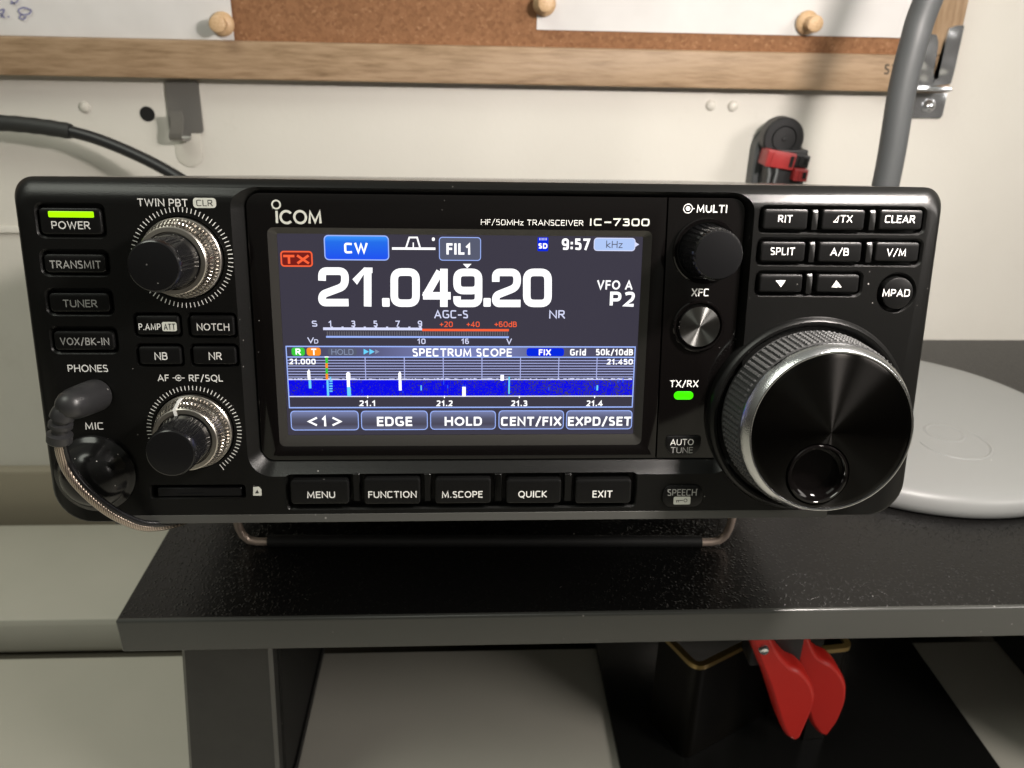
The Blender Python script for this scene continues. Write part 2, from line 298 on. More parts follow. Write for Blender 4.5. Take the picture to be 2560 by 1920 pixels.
# a plain humanist stroke alphabet drawn for this scene: (width, [(points, corner radius, closed)])
def _arc(cx_, cy_, rx, ry, a0, a1, n=14): return [(cx_+rx*math.cos(math.radians(a0+(a1-a0)*i/n)), cy_+ry*math.sin(math.radians(a0+(a1-a0)*i/n))) for i in range(n+1)]
GL = {
'A': (.70, [([(0,0),(.5,1),(1,0)],0,0), ([(.2,.30),(.8,.30)],0,0)]),
'B': (.56, [([(0,.53),(0,1,0),(.9,1),(.9,.53),(0,.53)],.20,0), ([(0,.53),(1,.53),(1,0),(0,0,0),(0,.53)],.24,0)]),
'C': (.60, [([(1,.97),(.62,1),(0,1),(0,0),(.62,0),(1,.03)],.36,0)]),
'D': (.64, [([(0,.1),(0,1,0),(1,1),(1,0),(0,0,0),(0,.5)],.42,0)]),
'E': (.48, [([(1,1),(0,1),(0,0),(1,0)],0,0), ([(0,.53),(.9,.53)],0,0)]),
'F': (.46, [([(1,1),(0,1),(0,0)],0,0), ([(0,.51),(.9,.51)],0,0)]),
'G': (.66, [([(.95,.97),(.62,1),(0,1),(0,0),(1,0),(1,.46),(.6,.46)],.34,0)]),
'H': (.65, [([(0,0),(0,1)],0,0), ([(1,0),(1,1)],0,0), ([(0,.52),(1,.52)],0,0)]),
'I': (.14, [([(.5,0),(.5,1)],0,0)]),
'K': (.58, [([(0,0),(0,1)],0,0), ([(.95,1),(.08,.52),(1,0)],0,0)]),
'L': (.46, [([(0,1),(0,0),(1,0)],0,0)]),
'M': (.84, [([(.03,0),(.09,1),(.5,.12),(.91,1),(.97,0)],0,0)]),
'N': (.66, [([(0,0),(0,1),(1,0),(1,1)],0,0)]),
'O': (.78, [(_arc(.5,.5,.5,.5,0,345,23),0,1)]),
'P': (.54, [([(0,0),(0,1,0),(1,1),(1,.44),(0,.44)],.26,0)]),
'Q': (.78, [(_arc(.5,.5,.5,.5,0,345,23),0,1), ([(.58,.12),(.86,-.16)],0,0)]),
'R': (.58, [([(0,0),(0,1,0),(.92,1),(.92,.50),(0,.50)],.24,0), ([(.45,.48),(1,0)],0,0)]),
'S': (.50, [([(.92,.97),(.5,1),(.02,1),(.02,.56),(.98,.47),(.98,0),(.5,0),(.0,.04)],.24,0)]),
'T': (.58, [([(0,1),(1,1)],0,0), ([(.5,.98),(.5,0)],0,0)]),
'U': (.64, [([(0,1),(0,0),(1,0),(1,1)],.32,0)]),
'V': (.66, [([(0,1),(.5,0),(1,1)],0,0)]),
'W': (.98, [([(0,1),(.25,0),(.5,.95),(.75,0),(1,1)],0,0)]),
'X': (.62, [([(0,0),(1,1)],0,0), ([(0,1),(1,0)],0,0)]),
'Z': (.58, [([(0,1),(1,1),(0,0),(1,0)],0,0)]),
'k': (.50, [([(0,0),(0,1.05)],0,0), ([(.9,.68),(.08,.34),(1,0)],0,0)]),
'z': (.44, [([(0,.66),(1,.66),(0,0),(1,0)],0,0)]),
'r': (.32, [([(0,0),(0,.68)],0,0), ([(0,.40),(.25,.68),(1,.68)],.2,0)]),
'i': (.14, [([(.5,0),(.5,.68)],0,0), ([(.5,.97),(.5,.99)],0,0)]),
'd': (.50, [([(1,0),(1,1.05)],0,0), ([(1,.68),(0,.68),(0,0),(1,0)],.22,0)]),
'0': (.58, [([(0,0),(0,1),(1,1),(1,0)],.26,1)]),
'1': (.36, [([(0,.76),(.72,1),(.72,0)],0,0)]),
'2': (.54, [([(.03,.93),(.3,1),(.94,1),(.94,.56),(0,0,0),(1,0)],.24,0)]),
'3': (.52, [([(.04,.97),(.5,1),(.94,1),(.94,.54),(.32,.53)],.2,0), ([(.4,.53),(1,.53),(1,0),(.5,0),(.0,.03)],.24,0)]),
'4': (.60, [([(1,.24),(0,.24),(.72,1),(.72,0)],0,0)]),
'5': (.52, [([(.92,1),(.1,1,0),(.1,.58,0),(1,.58),(1,0),(.4,0),(0,.04)],.22,0)]),
'6': (.54, [([(.9,.98),(.5,1),(0,1),(0,0),(1,0),(1,.58),(0,.58)],.24,0)]),
'7': (.52, [([(0,1),(1,1),(.34,0)],0,0)]),
'9': (.54, [([(.1,.02),(.5,0),(1,0),(1,1),(0,1),(0,.42),(1,.42)],.24,0)]),
'.': (.14, [([(.5,0),(.5,.03)],0,0)]), ':': (.14, [([(.5,.08),(.5,.11)],0,0), ([(.5,.60),(.5,.63)],0,0)]),
'/': (.42, [([(0,-.10),(1,1.05)],0,0)]), '-': (.34, [([(0,.40),(1,.40)],0,0)]), '+': (.5, [([(0,.45),(1,.45)],0,0), ([(.5,.18),(.5,.72)],0,0)]),
' ': (.30, [])}
def put_text(b, s, xa, xb, za, zb, y, bold=.0, slant=0):
    h = zb-za; w = .125+bold*2.6 if bold < .05 else .27; gap = .105+w*.16
    adv = []; t = 0
    for i, ch in enumerate(s): adv.append(t); t += GL[ch][0]+w*.45+gap*(0 if ch == ' ' else 1)
    last = [i for i, ch in enumerate(s) if ch != ' '][-1]; total = adv[last]+GL[s[last]][0]+w*.45
    kx = (xb-xa)/total/1.0; wd = w*h; wx = wd/kx; lay = 0      # stroke keeps its width whatever the fit
    for i, ch in enumerate(s):
        W, paths = GL[ch]; W = W+w*.45; x0 = adv[i]
        for pts, r, closed in paths:
            P = [Vector((x0*kx+wd/2+u*(W*kx-wd) if W*kx > wd*1.05 else x0*kx+W*kx/2, wd/2+v*(h-wd))) for u, v, *_ in pts]
            if r: P = fillet(P, r*h, 5, bool(closed), [len(q_) > 2 for q_ in pts])
            if not closed:
                a = (P[0]-P[1]).normalized(); c = (P[-1]-P[-2]).normalized(); e = wd*.5 if abs(a[1]) > .5 or r == 0 else 0
                P[0] = P[0]+a*(wd*.48 if r == 0 else wd*.1); P[-1] = P[-1]+c*(wd*.48 if r == 0 else wd*.1)
            stroke(b, [(xa+p[0]+slant*p[1], za+p[1]) for p in P], wd, y-.003*lay, bool(closed)); lay += 1
def frame(b, xa, xb, za, zb, r, wd, y): stroke(b, rr(xa+wd/2, xb-wd/2, za+wd/2, zb-wd/2, r, 4), wd, y, closed=True)
def sheet(b, xa, xb, za, zb, r, y): o = rr(xa, xb, za, zb, r, 4) if r else [(xa,za),(xb,za),(xb,zb),(xa,zb)]; b.add([(x, y, z) for x, z in o], [tuple(range(len(o)))])

# ================================================================= THE SETTING
WY = 310.0                                  # wall plane
b = MB(); b.box(-900, 900, WY, WY+20, -900, 1100); wall = tag(b.build('wall', X['wall']), kind='structure')
wall['label'] = 'cream painted wall behind the radio'
DZ = -130.0
b = MB(); b.box(-900, 900, 186, 284, DZ-25, DZ, 4.0); b2 = b.build('desk_rear_board', X['desk']); tag(b2, kind='structure')
b = MB(); b.box(-900, 900, -700, 158, DZ-27, DZ-2, 1.5); tag(b.build('desk_top', X['desk']), kind='structure')
b = MB(); b.box(-900, 900, 150, 309, DZ-40, DZ-28); tag(b.build('desk_underlay', X['gap']), kind='structure')
b = MB(); b.box(-900, 900, 301, WY+.5, -160, -100, 2); tag(b.build('wall_base_band', X['wall_base']), kind='structure')  # thin slab along the wall foot, browner and darker than the wall
b = MB(); b.box(-900, -262, WY-2.5, WY+.3, 60.5, 64.5, .8); b.build('wall_line_strip', X['wall'], wall)  # raised strip added to make a thin dark line on the wall
hp = [hit(*px('O', *p), 1, WY-.2) for p in ((1272, 985),)][0]
b = MB(); b.lathe([(4.2, 0), (4.2, -.3), (3.6, -.35)], (hp[0], WY, hp[2]), n=32); b.build('drill_hole', X['hole'], wall)

# ---- monitor riser shelf with its two slab legs
SL, SF, SB, TH = -123.5, 28.0, 290.8, 13.5
shelf = thing('monitor_riser', 'low black monitor riser shelf carrying the radio and lamp base', 'shelf', (150, 167, DZ))
off = Vector((150, 167, DZ))
def rel(b, o): b.v = [(p[0]-o[0], p[1]-o[1], p[2]-o[2]) for p in b.v]; return b
b = MB()
prof = [(SF+1.3, 0), (SF+.65, -.17), (SF+.17, -.65), (SF, -1.3), (SF, -TH+.7), (SF+.7, -TH), (SB-.5, -TH), (SB, -TH+.5), (SB, -.5), (SB-.5, 0)]
for xx in (SL, SL+.8): pass
R_ = []
for (xx, ins) in ((SL, .7), (SL+.7, 0), (459.3, 0), (460, .7)):
    R_.append([(xx, min(max(y, SF+ins), SB-ins), min(max(z, -TH+ins), -ins)) for y, z in prof])
b.rings(R_); board = rel(b, off).build('shelf_board', [X['shelf'], X['shelf_edge']], shelf, smooth=40)
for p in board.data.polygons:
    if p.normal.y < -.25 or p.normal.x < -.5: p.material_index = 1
def leg(sx):
    def LX_(t, side): return t
    if sx < 0:
        P = [hit(*px('L', *p), 1, 46) for p in ((1040, 998), (1083, 1655), (1605, 1655), (1565, 998))]
        def ext(a, c): k = (DZ+.4-a[2])/(c[2]-a[2]); return a+(c-a)*k
        def top(a, c): k = (-TH-.02-a[2])/(c[2]-a[2]); return a+(c-a)*k
        lt, lb = top(P[0], P[1]), ext(P[0], P[1]); rt, rb = top(P[3], P[2]), ext(P[3], P[2])
        xs = (lt[0], rt[0], rb[0], lb[0])
    else: xs = (283, 319, 327, 291)
    q = lambda i: [(xs[0]+i, -TH-.02), (xs[1]-i, -TH-.02), (xs[2]-i, DZ+.4), (xs[3]+i, DZ+.4)]
    b = MB(); b.plate([(q(0), 280), (q(0), 47.6), (q(1.4), 46.3)])
    rel(b, off); o = b.build('leg', [X['leg'], X['shelf_edge']], shelf, smooth=20)
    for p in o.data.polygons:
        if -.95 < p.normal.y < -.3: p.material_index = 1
    return o, xs
lg, LXS = leg(-1)
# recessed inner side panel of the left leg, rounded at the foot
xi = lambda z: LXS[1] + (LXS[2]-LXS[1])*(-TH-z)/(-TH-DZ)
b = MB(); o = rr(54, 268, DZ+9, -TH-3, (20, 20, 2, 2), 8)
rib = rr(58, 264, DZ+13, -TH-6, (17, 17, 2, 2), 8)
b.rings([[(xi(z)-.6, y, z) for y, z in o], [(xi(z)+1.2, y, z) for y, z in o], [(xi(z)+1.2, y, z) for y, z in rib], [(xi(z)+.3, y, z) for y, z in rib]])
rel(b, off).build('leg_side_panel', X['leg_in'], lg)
leg(1)
# ---- black mat on the desk
b = MB(); q = lambda i: None
b.box(64, 242, -60, 262, DZ-1.96, DZ+1.2, .6)
tag(b.build('desk_mat', X['mat']), 'glossy black mat lying on the desk beneath the shelf', 'mat')

# ================================================================= CORK BOARD AND WALL THINGS
FY = 298.5
def fp(z_, x, y, yy): p = hit(*px(z_, x, y), 1, yy); return p[0], p[2]
cb = thing('cork_board', 'cork notice board in a light oak frame on the wall', 'notice board', (0, WY, 156))
o0 = Vector((0, WY, 156))
b = MB(); b.box(-600, 262, FY+4.5, WY-.2, 170, 600); rel(b, o0).build('cork_sheet', X['cork'], cb)
zb_ = fp('P', 1300, 213, FY)[1]; zt_ = fp('P', 1300, 117, FY)[1]
xr1 = fp('P', 2417, 30, FY)[0]; print('rail', zb_, zt_, xr1)
b = MB(); b.box(-620, xr1, FY, WY-.1, zb_, zt_, 1.1); rel(b, o0).build('frame_rail', X['wood'], cb)
b = MB(); b.box(xr1-21, xr1, FY+.02, WY-.1, zt_+.05, 600, 1.0); rel(b, o0).build('frame_stile', X['wood_v'], cb)
b = MB(); xa, za = fp('P', 2208, 186, FY); xb, zc = fp('P', 2300, 165, FY); put_text(b, 'STOR', xa, xa+17.5, za, za+5.6, FY-.05, .02)
rel(b, o0).build('stamp_lettering', X['stamp'], cb, smooth=0)
# papers
PY = FY+4.2
def paper(name, corners, label):
    b = MB(); R_ = []
    (x0, z0), (x1, z1) = corners
    nx, nz = 12, 10; vs = []; fs = []
    for j in range(nz+1):
        for i in range(nx+1):
            u, v_ = i/nx, j/nz; curl = 1.6*(max(0, u-.8)/.2)**2*(1-v_) if name == 'paper_sheet' else 1.2*(max(0, .2-u)/.2)**2*(1-v_)
            vs.append((x0+(x1-x0)*u, PY-.25-curl-.25*math.sin(u*9+v_*4), z0+(z1-z0)*v_ + u*0))
    for j in range(nz):
        for i in range(nx): a = j*(nx+1)+i; fs.append((a, a+1, a+nx+2, a+nx+1))
    n = len(vs); vs += [(a, y+.12, c) for a, y, c in vs]; fs += [tuple(n+k for k in reversed(f)) for f in fs[:]]
    b.add(vs, fs); o = b.build(name, X['paper'], None, smooth=60); return tag(o, label, 'paper', 'paper sheets pinned to the cork board')
x1a = fp('P', 588, 95, PY)[0]; zba = fp('P', 560, 100, PY)[1]
p1 = paper('paper_sheet', ((-420, zba), (x1a, 420)), 'white sheet with blue handwriting pinned at the left of the cork board')
p1.rotation_euler = (0, math.radians(.0), 0)
x0b = fp('P', 1342, 60, PY)[0]; zbb = fp('P', 1700, 82, PY)[1]
paper('paper_sheet', ((x0b, zbb), (261, 460)), 'blank white sheet pinned beside the grey lamp arm')
b = MB()
def ink(pts):
    q = fillet([Vector(fp('O', x, y, PY-.75)) for x, y in pts], 2.0, 4); stroke(b, q, .75, PY-.95)
ink([(0,90),(45,75),(10,150)]); ink([(0,110),(40,155)]); ink([(70,150),(82,140)])
ink([(270,85),(200,60),(150,90),(190,130),(260,120),(275,85)]); ink([(190,125),(160,155),(210,170),(225,140)])
ink([(90,30),(140,25),(160,0)]); ink([(95,5),(130,35)])
b.build('handwriting', X['ink'], p1, smooth=0)
# wooden push pins
def pin(P_, tilt, label):
    px_, pz_ = P_
    b = MB(); b.lathe([(.55, 6), (.55, -.4), (5.2, -.5), (6.3, -1.4), (6.3, -2.8), (5.4, -3.8), (3.5, -4.9), (3.2, -7.5), (3.9, -10.2), (4.5, -11.4), (4.4, -12.6), (3.6, -13.2)], (0,0,0), n=32)
    o = b.build('push_pin', X['pin'], None, smooth=50); o.location = Vector((px_, PY-.5, pz_))*S; o.rotation_euler = tilt
    return tag(o, label, 'push pin', 'wooden push pins in the cork board')
def pinpos(x, y, tip): p = hit(x, y, 1, PY-tip); return p[0], p[2]
pin(pinpos(553, 60, 5), (0,0,0), 'wooden push pin holding the handwritten sheet')
pin(pinpos(1362, 10, 5), (0,0,0), 'wooden push pin at the blank sheet corner nearest the bare cork')
pin(pinpos(2018, 56, 3), (math.radians(3), 0, math.radians(5)), 'tilted wooden push pin beside the shadow of the lamp arm')
# adhesive steel hook
hk = thing('wall_hook', 'flat grey steel adhesive hook below the cork board', 'hook', (-170, WY, 140)); oh = Vector((-170, WY, 140))
b = MB(); slab(b, [fp('O', *p, WY-1.2) for p in ((1425,705),(1445,697),(1690,697),(1712,715),(1757,1130),(1742,1152),(1490,1140),(1462,1115))][::-1], WY-1.4, WY-.2); rel(b, oh).build('back_plate', X['steel'], hk)
c = fp('O', 1560, 1190, WY-1); c2 = fp('O', 1540, 1020, WY-10)
b = MB(); pth = [(c[0]+3, WY-1.0, c[1]+4), (c[0]+2.5, WY-1.6, c[1]), (c[0]+1.5, WY-6, c[1]-1), (c[0]+.5, WY-11, c[1]+1.5), (c2[0], WY-12.5, c2[1]-2), (c2[0]-.5, WY-13, c2[1]+4)]
pp = spline(pth, 6); R_ = []
for i, p in enumerate(pp):
    t = (pp[min(i+1, len(pp)-1)]-pp[max(i-1, 0)]).normalized(); n_ = Vector((1,0,0)).cross(t).normalized()*.5
    R_.append([tuple(p+Vector((-3.6,0,0))-n_), tuple(p+Vector((3.6,0,0))-n_), tuple(p+Vector((3.6,0,0))+n_), tuple(p+Vector((-3.6,0,0))+n_)])
b.rings(R_); rel(b, oh).build('hook_prong', X['steel'], hk, smooth=30)
ca = fp('O', 1510, 1250, WY-.5); cb_ = fp('O', 1765, 1445, WY-.5)
b = MB(); w_ = cb_[0]-ca[0]; b.plate([(rr(ca[0], cb_[0], cb_[1], ca[1]+14, (w_*.48, w_*.48, 2, 2), 8), WY-.02), (rr(ca[0], cb_[0], cb_[1], ca[1]+14, (w_*.48, w_*.48, 2, 2), 8), WY-.5), (rr(ca[0]+.8, cb_[0]-.8, cb_[1]+.8, ca[1]+13, (w_*.42, w_*.42, 2, 2), 8), WY-.9)])
rel(b, oh).build('clear_tab', X['clear'], hk)
# clear bumper dots
for (x, y, lb) in ((1777, 263, 'small clear adhesive dot, farther from the lamp arm'), (1832, 265, 'small clear adhesive dot, nearer to the lamp arm'), (212, 268, 'small clear adhesive dot on the wall above the black cable')):
    p = hit(x, y, 1, WY); b = MB(); b.lathe([(3.2, -.01), (3.0, -.8), (1.9, -1.5), (.4, -1.8)], (0,0,0), n=20); o = b.build('adhesive_dot', X['clear'], None, 60); o.location = Vector((p[0], WY, p[2]))*S; tag(o, lb, 'adhesive dot', 'clear adhesive dots on the wall')
# black cable on the left
cbl = thing('power_cable', 'black cable with a thicker sleeve curving down behind the radio', 'cable', (-150, 290, 120)); oc = Vector((-150, 290, 120))
def cp(x, y, yy): return hit(*px('O', x, y), 1, yy)
p_thick = [cp(-420,1050,296), cp(-100,1058,294), cp(150,1072,292), cp(380,1098,291), cp(615,1135,290)]
p_thin = [cp(600,1133,290), cp(800,1188,288), cp(1000,1262,286), cp(1200,1350,283), cp(1380,1440,280), cp(1560,1545,276), cp(1800,1700,268), cp(2000,1900,258)]
b = MB(); b.tube(spline(p_thin, 8), [3.6]*2+[3.25]*55, 16) if False else b.tube(spline(p_thin, 8), 3.25, 16); rel(b, oc).build('cable_jacket', X['cable'], cbl, 60)
b = MB(); sp_ = spline(p_thick, 6); b.tube(sp_, [4.35+.12*math.sin(i*1.7) for i in range(len(sp_)-1)]+[4.0], 16); rel(b, oc).build('heat_shrink_sleeve', X['sleeve'], cbl, 60)
# black round bracket with red and black power connectors
br = thing('connector_mount', 'black rounded wall mount with red and black power connectors', 'power connectors', (167, WY, 100)); ob = Vector((167, WY, 100))
def rp(x, y, yy): return hit(*px('R', x, y), 1, yy)
a1 = rp(150, 1540, 305); a2 = rp(1480, 700, 305); a3 = rp(850, 150, 305)
cxm = (rp(230,700,305)[0]+rp(1430,700,305)[0])/2; rm = (rp(1430,700,305)[0]-rp(230,700,305)[0])/2; zc_ = a3[2]-rm
b = MB(); b.plate([(rr(cxm-rm, cxm+rm, zc_-60, zc_+rm, (1,1,rm*.98,rm*.98), 14), WY-.1), (rr(cxm-rm, cxm+rm, zc_-60, zc_+rm, (1,1,rm*.98,rm*.98), 14), 300), (rr(cxm-rm+1, cxm+rm-1, zc_-60, zc_+rm-1, (1,1,rm*.9,rm*.9), 14), 299)]); rel(b, ob).build('mount_plate', X['pole'], br)
c = rp(1010, 480, 292); b = MB(); b.lathe([(12.0, 7), (12.0, -1), (11.2, -2), (7.4, -2), (6.9, -1.2), (6.6, -2.2), (1.6, -2.3), (1.2, -3.0), (.2, -3.1)], (c[0], c[1], c[2]), n=48); rel(b, ob).build('round_cap', X['cable'], br)
c = rp(500, 1100, 297); b = MB(); b.box(c[0]-1, c[0]+22, 286, 299, c[2]-26, c[2]+9, 1); rel(b, ob).build('mount_block', X['cable'], br)
def conn(x0, y0, x1, y1, yy, mat, nm, ang):
    p, q = rp(x0, y0, yy), rp(x1, y1, yy); cx_, cz_ = (p[0]+q[0])/2, (p[2]+q[2])/2; w2, h2 = abs(q[0]-p[0])/2, abs(p[2]-q[2])/2
    b = MB(); b.box(-w2, w2, -1, 12, -h2, h2, .6); 
    b.box(-w2+.5, -w2+1.3, -1.5, -.8, -h2+.8, h2-.8); b.box(-w2+3, -w2+4, -1.6, -.8, -h2+.8, h2-.8)
    b.cur = 1; b.box(w2-3.4, w2-1.2, -1.25, -.9, -h2+1.6, h2-1.6); b.xf(Matrix.Translation((cx_, yy, cz_)) @ Matrix.Rotation(math.radians(ang), 4, 'Y'))
    rel(b, ob).build(nm, [X[mat], X['hole']], br)
conn(600, 810, 1290, 1260, 284, 'red2', 'red_connector', 8)
conn(1310, 900, 1660, 1230, 286, 'cable', 'black_connector', 8)
conn(1300, 1270, 1620, 1590, 282, 'red2', 'red_connector', 3)
for (x0, x1) in ((640, 700), (850, 860)):
    b = MB(); b.tube([rp(x0, 1240, 285), rp((x0+x1)/2-15, 1400, 284), rp(x1-90, 1640, 282)], 1.1, 10); rel(b, ob).build('wire_lead', X['pole'], br, 60)
# chrome corner clip on the board
cl = thing('board_clip', 'shiny chrome clip gripping the corner of the oak frame', 'clip', (290, WY, 150)); oq = Vector((290, WY, 150))
P = [fp('Q', *p, FY-1.6) for p in ((385,425),(460,438),(480,520),(474,620),(455,720),(425,860),(418,960),(440,1000),(478,985),(500,880),(530,740),(560,600),(585,470),(620,355),(700,325),(790,312),(805,335),(745,600),(690,860),(640,1045),(600,1062),(400,1080),(205,1085),(215,1000),(260,880),(300,730),(340,560))]
b = MB(); slab(b, P[::-1], FY-1.8, FY-.3); rel(b, oq).build('front_jaw', X['chrome'], cl, 20)
p, q = fp('Q', 190, 1085, FY-4), fp('Q', 635, 1150, FY-4)
b = MB(); b.box(p[0]-4, q[0], FY-5.5, WY-1, q[1], p[1], .9); rel(b, oq).build('lower_lip', X['chrome'], cl)
p, q = fp('Q', 190, 1170, WY-1.5), fp('Q', 530, 1490, WY-1.5)
b = MB(); b.plate([(rr(p[0]-14, q[0], q[1], p[1]+6, 2.2, 5), WY-.05), (rr(p[0]-14, q[0], q[1], p[1]+6, 2.2, 5), WY-1.3), (rr(p[0]-13.6, q[0]-.4, q[1]+.4, p[1]+5.6, 2, 5), WY-1.7)]); rel(b, oq).build('mounting_plate', X['chrome'], cl)
p = rp(0,0,1) if False else hit(*px('Q', 370, 1330), 1, WY-3)
b = MB(); b.lathe([(3.6, 1.4), (3.6, 0), (3.0, -1.2), (1.6, -1.9), (.3, -2.1)], (p[0], WY-3, p[2]), n=28); rel(b, oq).build('screw_head', X['chrome'], cl, 60)
b = MB(); g = fp('Q', 440, 900, FY-1.9); t1 = fp('Q', 480, 700, FY-1.9)

# ================================================================= DESK LAMP (base, button, pole; its head lights the scene)
BX, BY, BR = 210, 164, 83
dl = thing('desk_lamp', 'grey desk lamp with round pale base and curved grey gooseneck arm', 'lamp', (BX, BY, 0)); od = Vector((BX, BY, 0))
b = MB(); b.lathe([(BR-4, .3), (BR-1.5, .5), (BR-.2, 1.6), (BR, 4.5), (BR-.6, 7.6), (BR-2.2, 9.6), (BR-5, 10.8), (BR-10, 11.6), (BR-22, 12.3), (BR-50, 13.0), (BR-75, 13.3), (2, 13.4)], (0,0,0), 'Z', 128); lb_ = b.build('lamp_base', X['base'], dl, 60)
lb_.location = (0,0,0)
def base_z(x, y):
    r = math.hypot(x-BX, y-BY); pr = [(BR-.6,7.6),(BR-2.2,9.6),(BR-5,10.8),(BR-10,11.6),(BR-22,12.3),(BR-50,13.0),(BR-75,13.3),(0,13.4)]
    for (r1, z1), (r2, z2) in zip(pr, pr[1:]):
        if r2 <= r <= r1: return z2+(z1-z2)*(r-r2)/(r1-r2)
    return 13.4
tp = hit(2384, 1106, 2, 12.6)
def torus_on(cx_, cy_, R0, w_, h_, a0, a1, nm):
    b = MB(); n = 56; R_ = []
    for k in range(n+1):
        a = math.radians(a0+(a1-a0)*k/n); c_ = Vector((math.cos(a), math.sin(a), 0)); p = Vector((cx_, cy_, 0))+c_*R0; z = base_z(p[0], p[1])
        R_.append([tuple(p+c_*w_*math.cos(t)+Vector((0,0,z-.12+h_*math.sin(t)))) for t in [2*math.pi*j/8 for j in range(8)]])
    b.rings(R_); return rel(b, od).build(nm, X['base'], dl, 60)
torus_on(tp[0], tp[1], 15.5, .7, .5, 180, 395, 'button_rim'); tp2 = hit(2361, 1083, 2, 12.7)
torus_on(tp2[0], tp2[1], 8.2, 1.1, .35, 0, 360, 'touch_button_ring')
PK = [hit(x, y, 1, 176) for x, y in ((2217, 447), (2254, 233), (2284, 110), (2320, 0))]
pth_ = [(PK[0][0]-3.0, 177, 12), (PK[0][0]-1.5, 176.5, 60), tuple(PK[0]), tuple(PK[1]), tuple(PK[2]), tuple(PK[3]), (PK[3][0]+9, 170, 240), (PK[3][0]+12, 140, 290), (PK[3][0]+6, 80, 322), (LX+8, LY+40, 318), (LX, LY, 300), (LX, LY, 292)]
b = MB(); b.tube(spline(pth_, 8), 5.9, 24); rel(b, od).build('gooseneck_arm', X['pole'], dl, 60)
b = MB(); b.lathe([(11, 0), (11, 3), (9.5, 5), (6, 5.5)], (PK[0][0]-3.0, 177, 12.6), 'Z', 40); rel(b, od).build('arm_collar', X['pole'], dl, 50)
b = MB(); b.lathe([(30, 0), (34, 1), (34, 24), (30, 28), (5, 30)], (LX, LY, LZ+5), 'Z', 48, cap0=False); rel(b, od).build('lamp_head', X['pole'], dl, 50)
b = MB(); b.lathe([(33, 0), (33, .8)], (LX, LY, LZ+6), 'Z', 48); rel(b, od).build('lamp_diffuser', X['lamp_glow'], dl, 50)

# ================================================================= RED SPRING CLAMP AND BRASS
rc = thing('spring_clamp', 'red handled spring clamp hanging under the shelf front', 'clamp', (105, 66, -20)); orc = Vector((105, 66, -20))
def kp(x, y, yy): p = hit(*px('K', x, y), 1, yy); return (p[0], p[2])
def handle(pts, yy, th, nm):
    P = [Vector(kp(x, y, yy)) for x, y in pts]; P = fillet(P, 3.0, 3, closed=True); P = [tuple(p) for p in P]
    c = Vector((sum(p[0] for p in P)/len(P), sum(p[1] for p in P)/len(P)))
    def sc_(d): 
        out = []
        n = len(P)
        for i in range(n):
            a, q = Vector(P[i-1]), Vector(P[(i+1) % n]); t = (q-a).normalized(); nn = Vector((t[1], -t[0])); p_ = Vector(P[i])
            if (p_+nn*.1-c).length > (p_-nn*.1-c).length and True: pass
            out.append(tuple(p_+nn*d))
        return out
    A = sum(P[i-1][0]*P[i][1]-P[i][0]*P[i-1][1] for i in range(len(P))); sg = 1 if A > 0 else -1
    # right-hand normal of a CCW loop points outward
    lv = [(sc_(-sg*1.9), yy), (sc_(-sg*1.2), yy+.15), (sc_(-sg*.2), yy+1.9), (sc_(0), yy+2.6), (sc_(0), yy+th-1)]; b = MB()
    R_ = [[(x, y, z) for x, z in o] for o, y in lv]; b.rings(R_, False, False)
    t = polyfill(lv[0][0]); n = len(P); b.add([(x, lv[0][1], z) for x, z in lv[0][0]], t); b.add([(x, lv[-1][1], z) for x, z in lv[-1][0]], [tuple(reversed(f)) for f in t])
    bmx = rel(b, orc); return bmx.build(nm, X['red'], rc, 50)
handle([(600,600),(740,600),(775,720),(830,805),(880,858),(930,872),(985,925),(1018,1010),(1016,1060),(975,1160),(930,1262),(890,1282),(850,1262),(815,1200),(740,960),(670,790)], 58, 11, 'handle')
handle([(880,600),(960,600),(990,710),(1030,790),(1065,818),(1110,832),(1165,885),(1198,960),(1194,1050),(1150,1160),(1085,1250),(1040,1248),(985,1180),(930,1000),(900,800)], 72, 11, 'handle')
p = hit(*px('K', 715, 752), 1, 57); b = MB(); b.lathe([(2.1, 4), (2.1, 0), (1.6, -.8), (.3, -1)], (p[0], 57, p[2]), n=20); b.tube([(p[0], 58, p[2]), (p[0]+4, 84, p[2]+2)], 1.6, 12); rel(b, orc).build('pivot_pin', X['chrome'], rc)
q0, q1 = kp(600, 640, 72), kp(900, 800, 72); b = MB(); b.box(q0[0]+3, q1[0], 68, 80, q1[1], -TH-.6, 1.0); rel(b, orc).build('clamp_body', X['cable'], rc)
def kp3(x, y, yy): return hit(*px('K', x, y), 1, yy)
bh = thing('storage_tub', 'dark amber storage tub with a golden rim under the shelf behind the clamp', 'tub', (90, 105, DZ)); obh = Vector((90, 105, DZ))
ZR = -72.0
def vp(x, y): p = hit(1280+x/1.728, 1250+y/1.728, 2, ZR); return Vector((p[0], p[1], ZR))
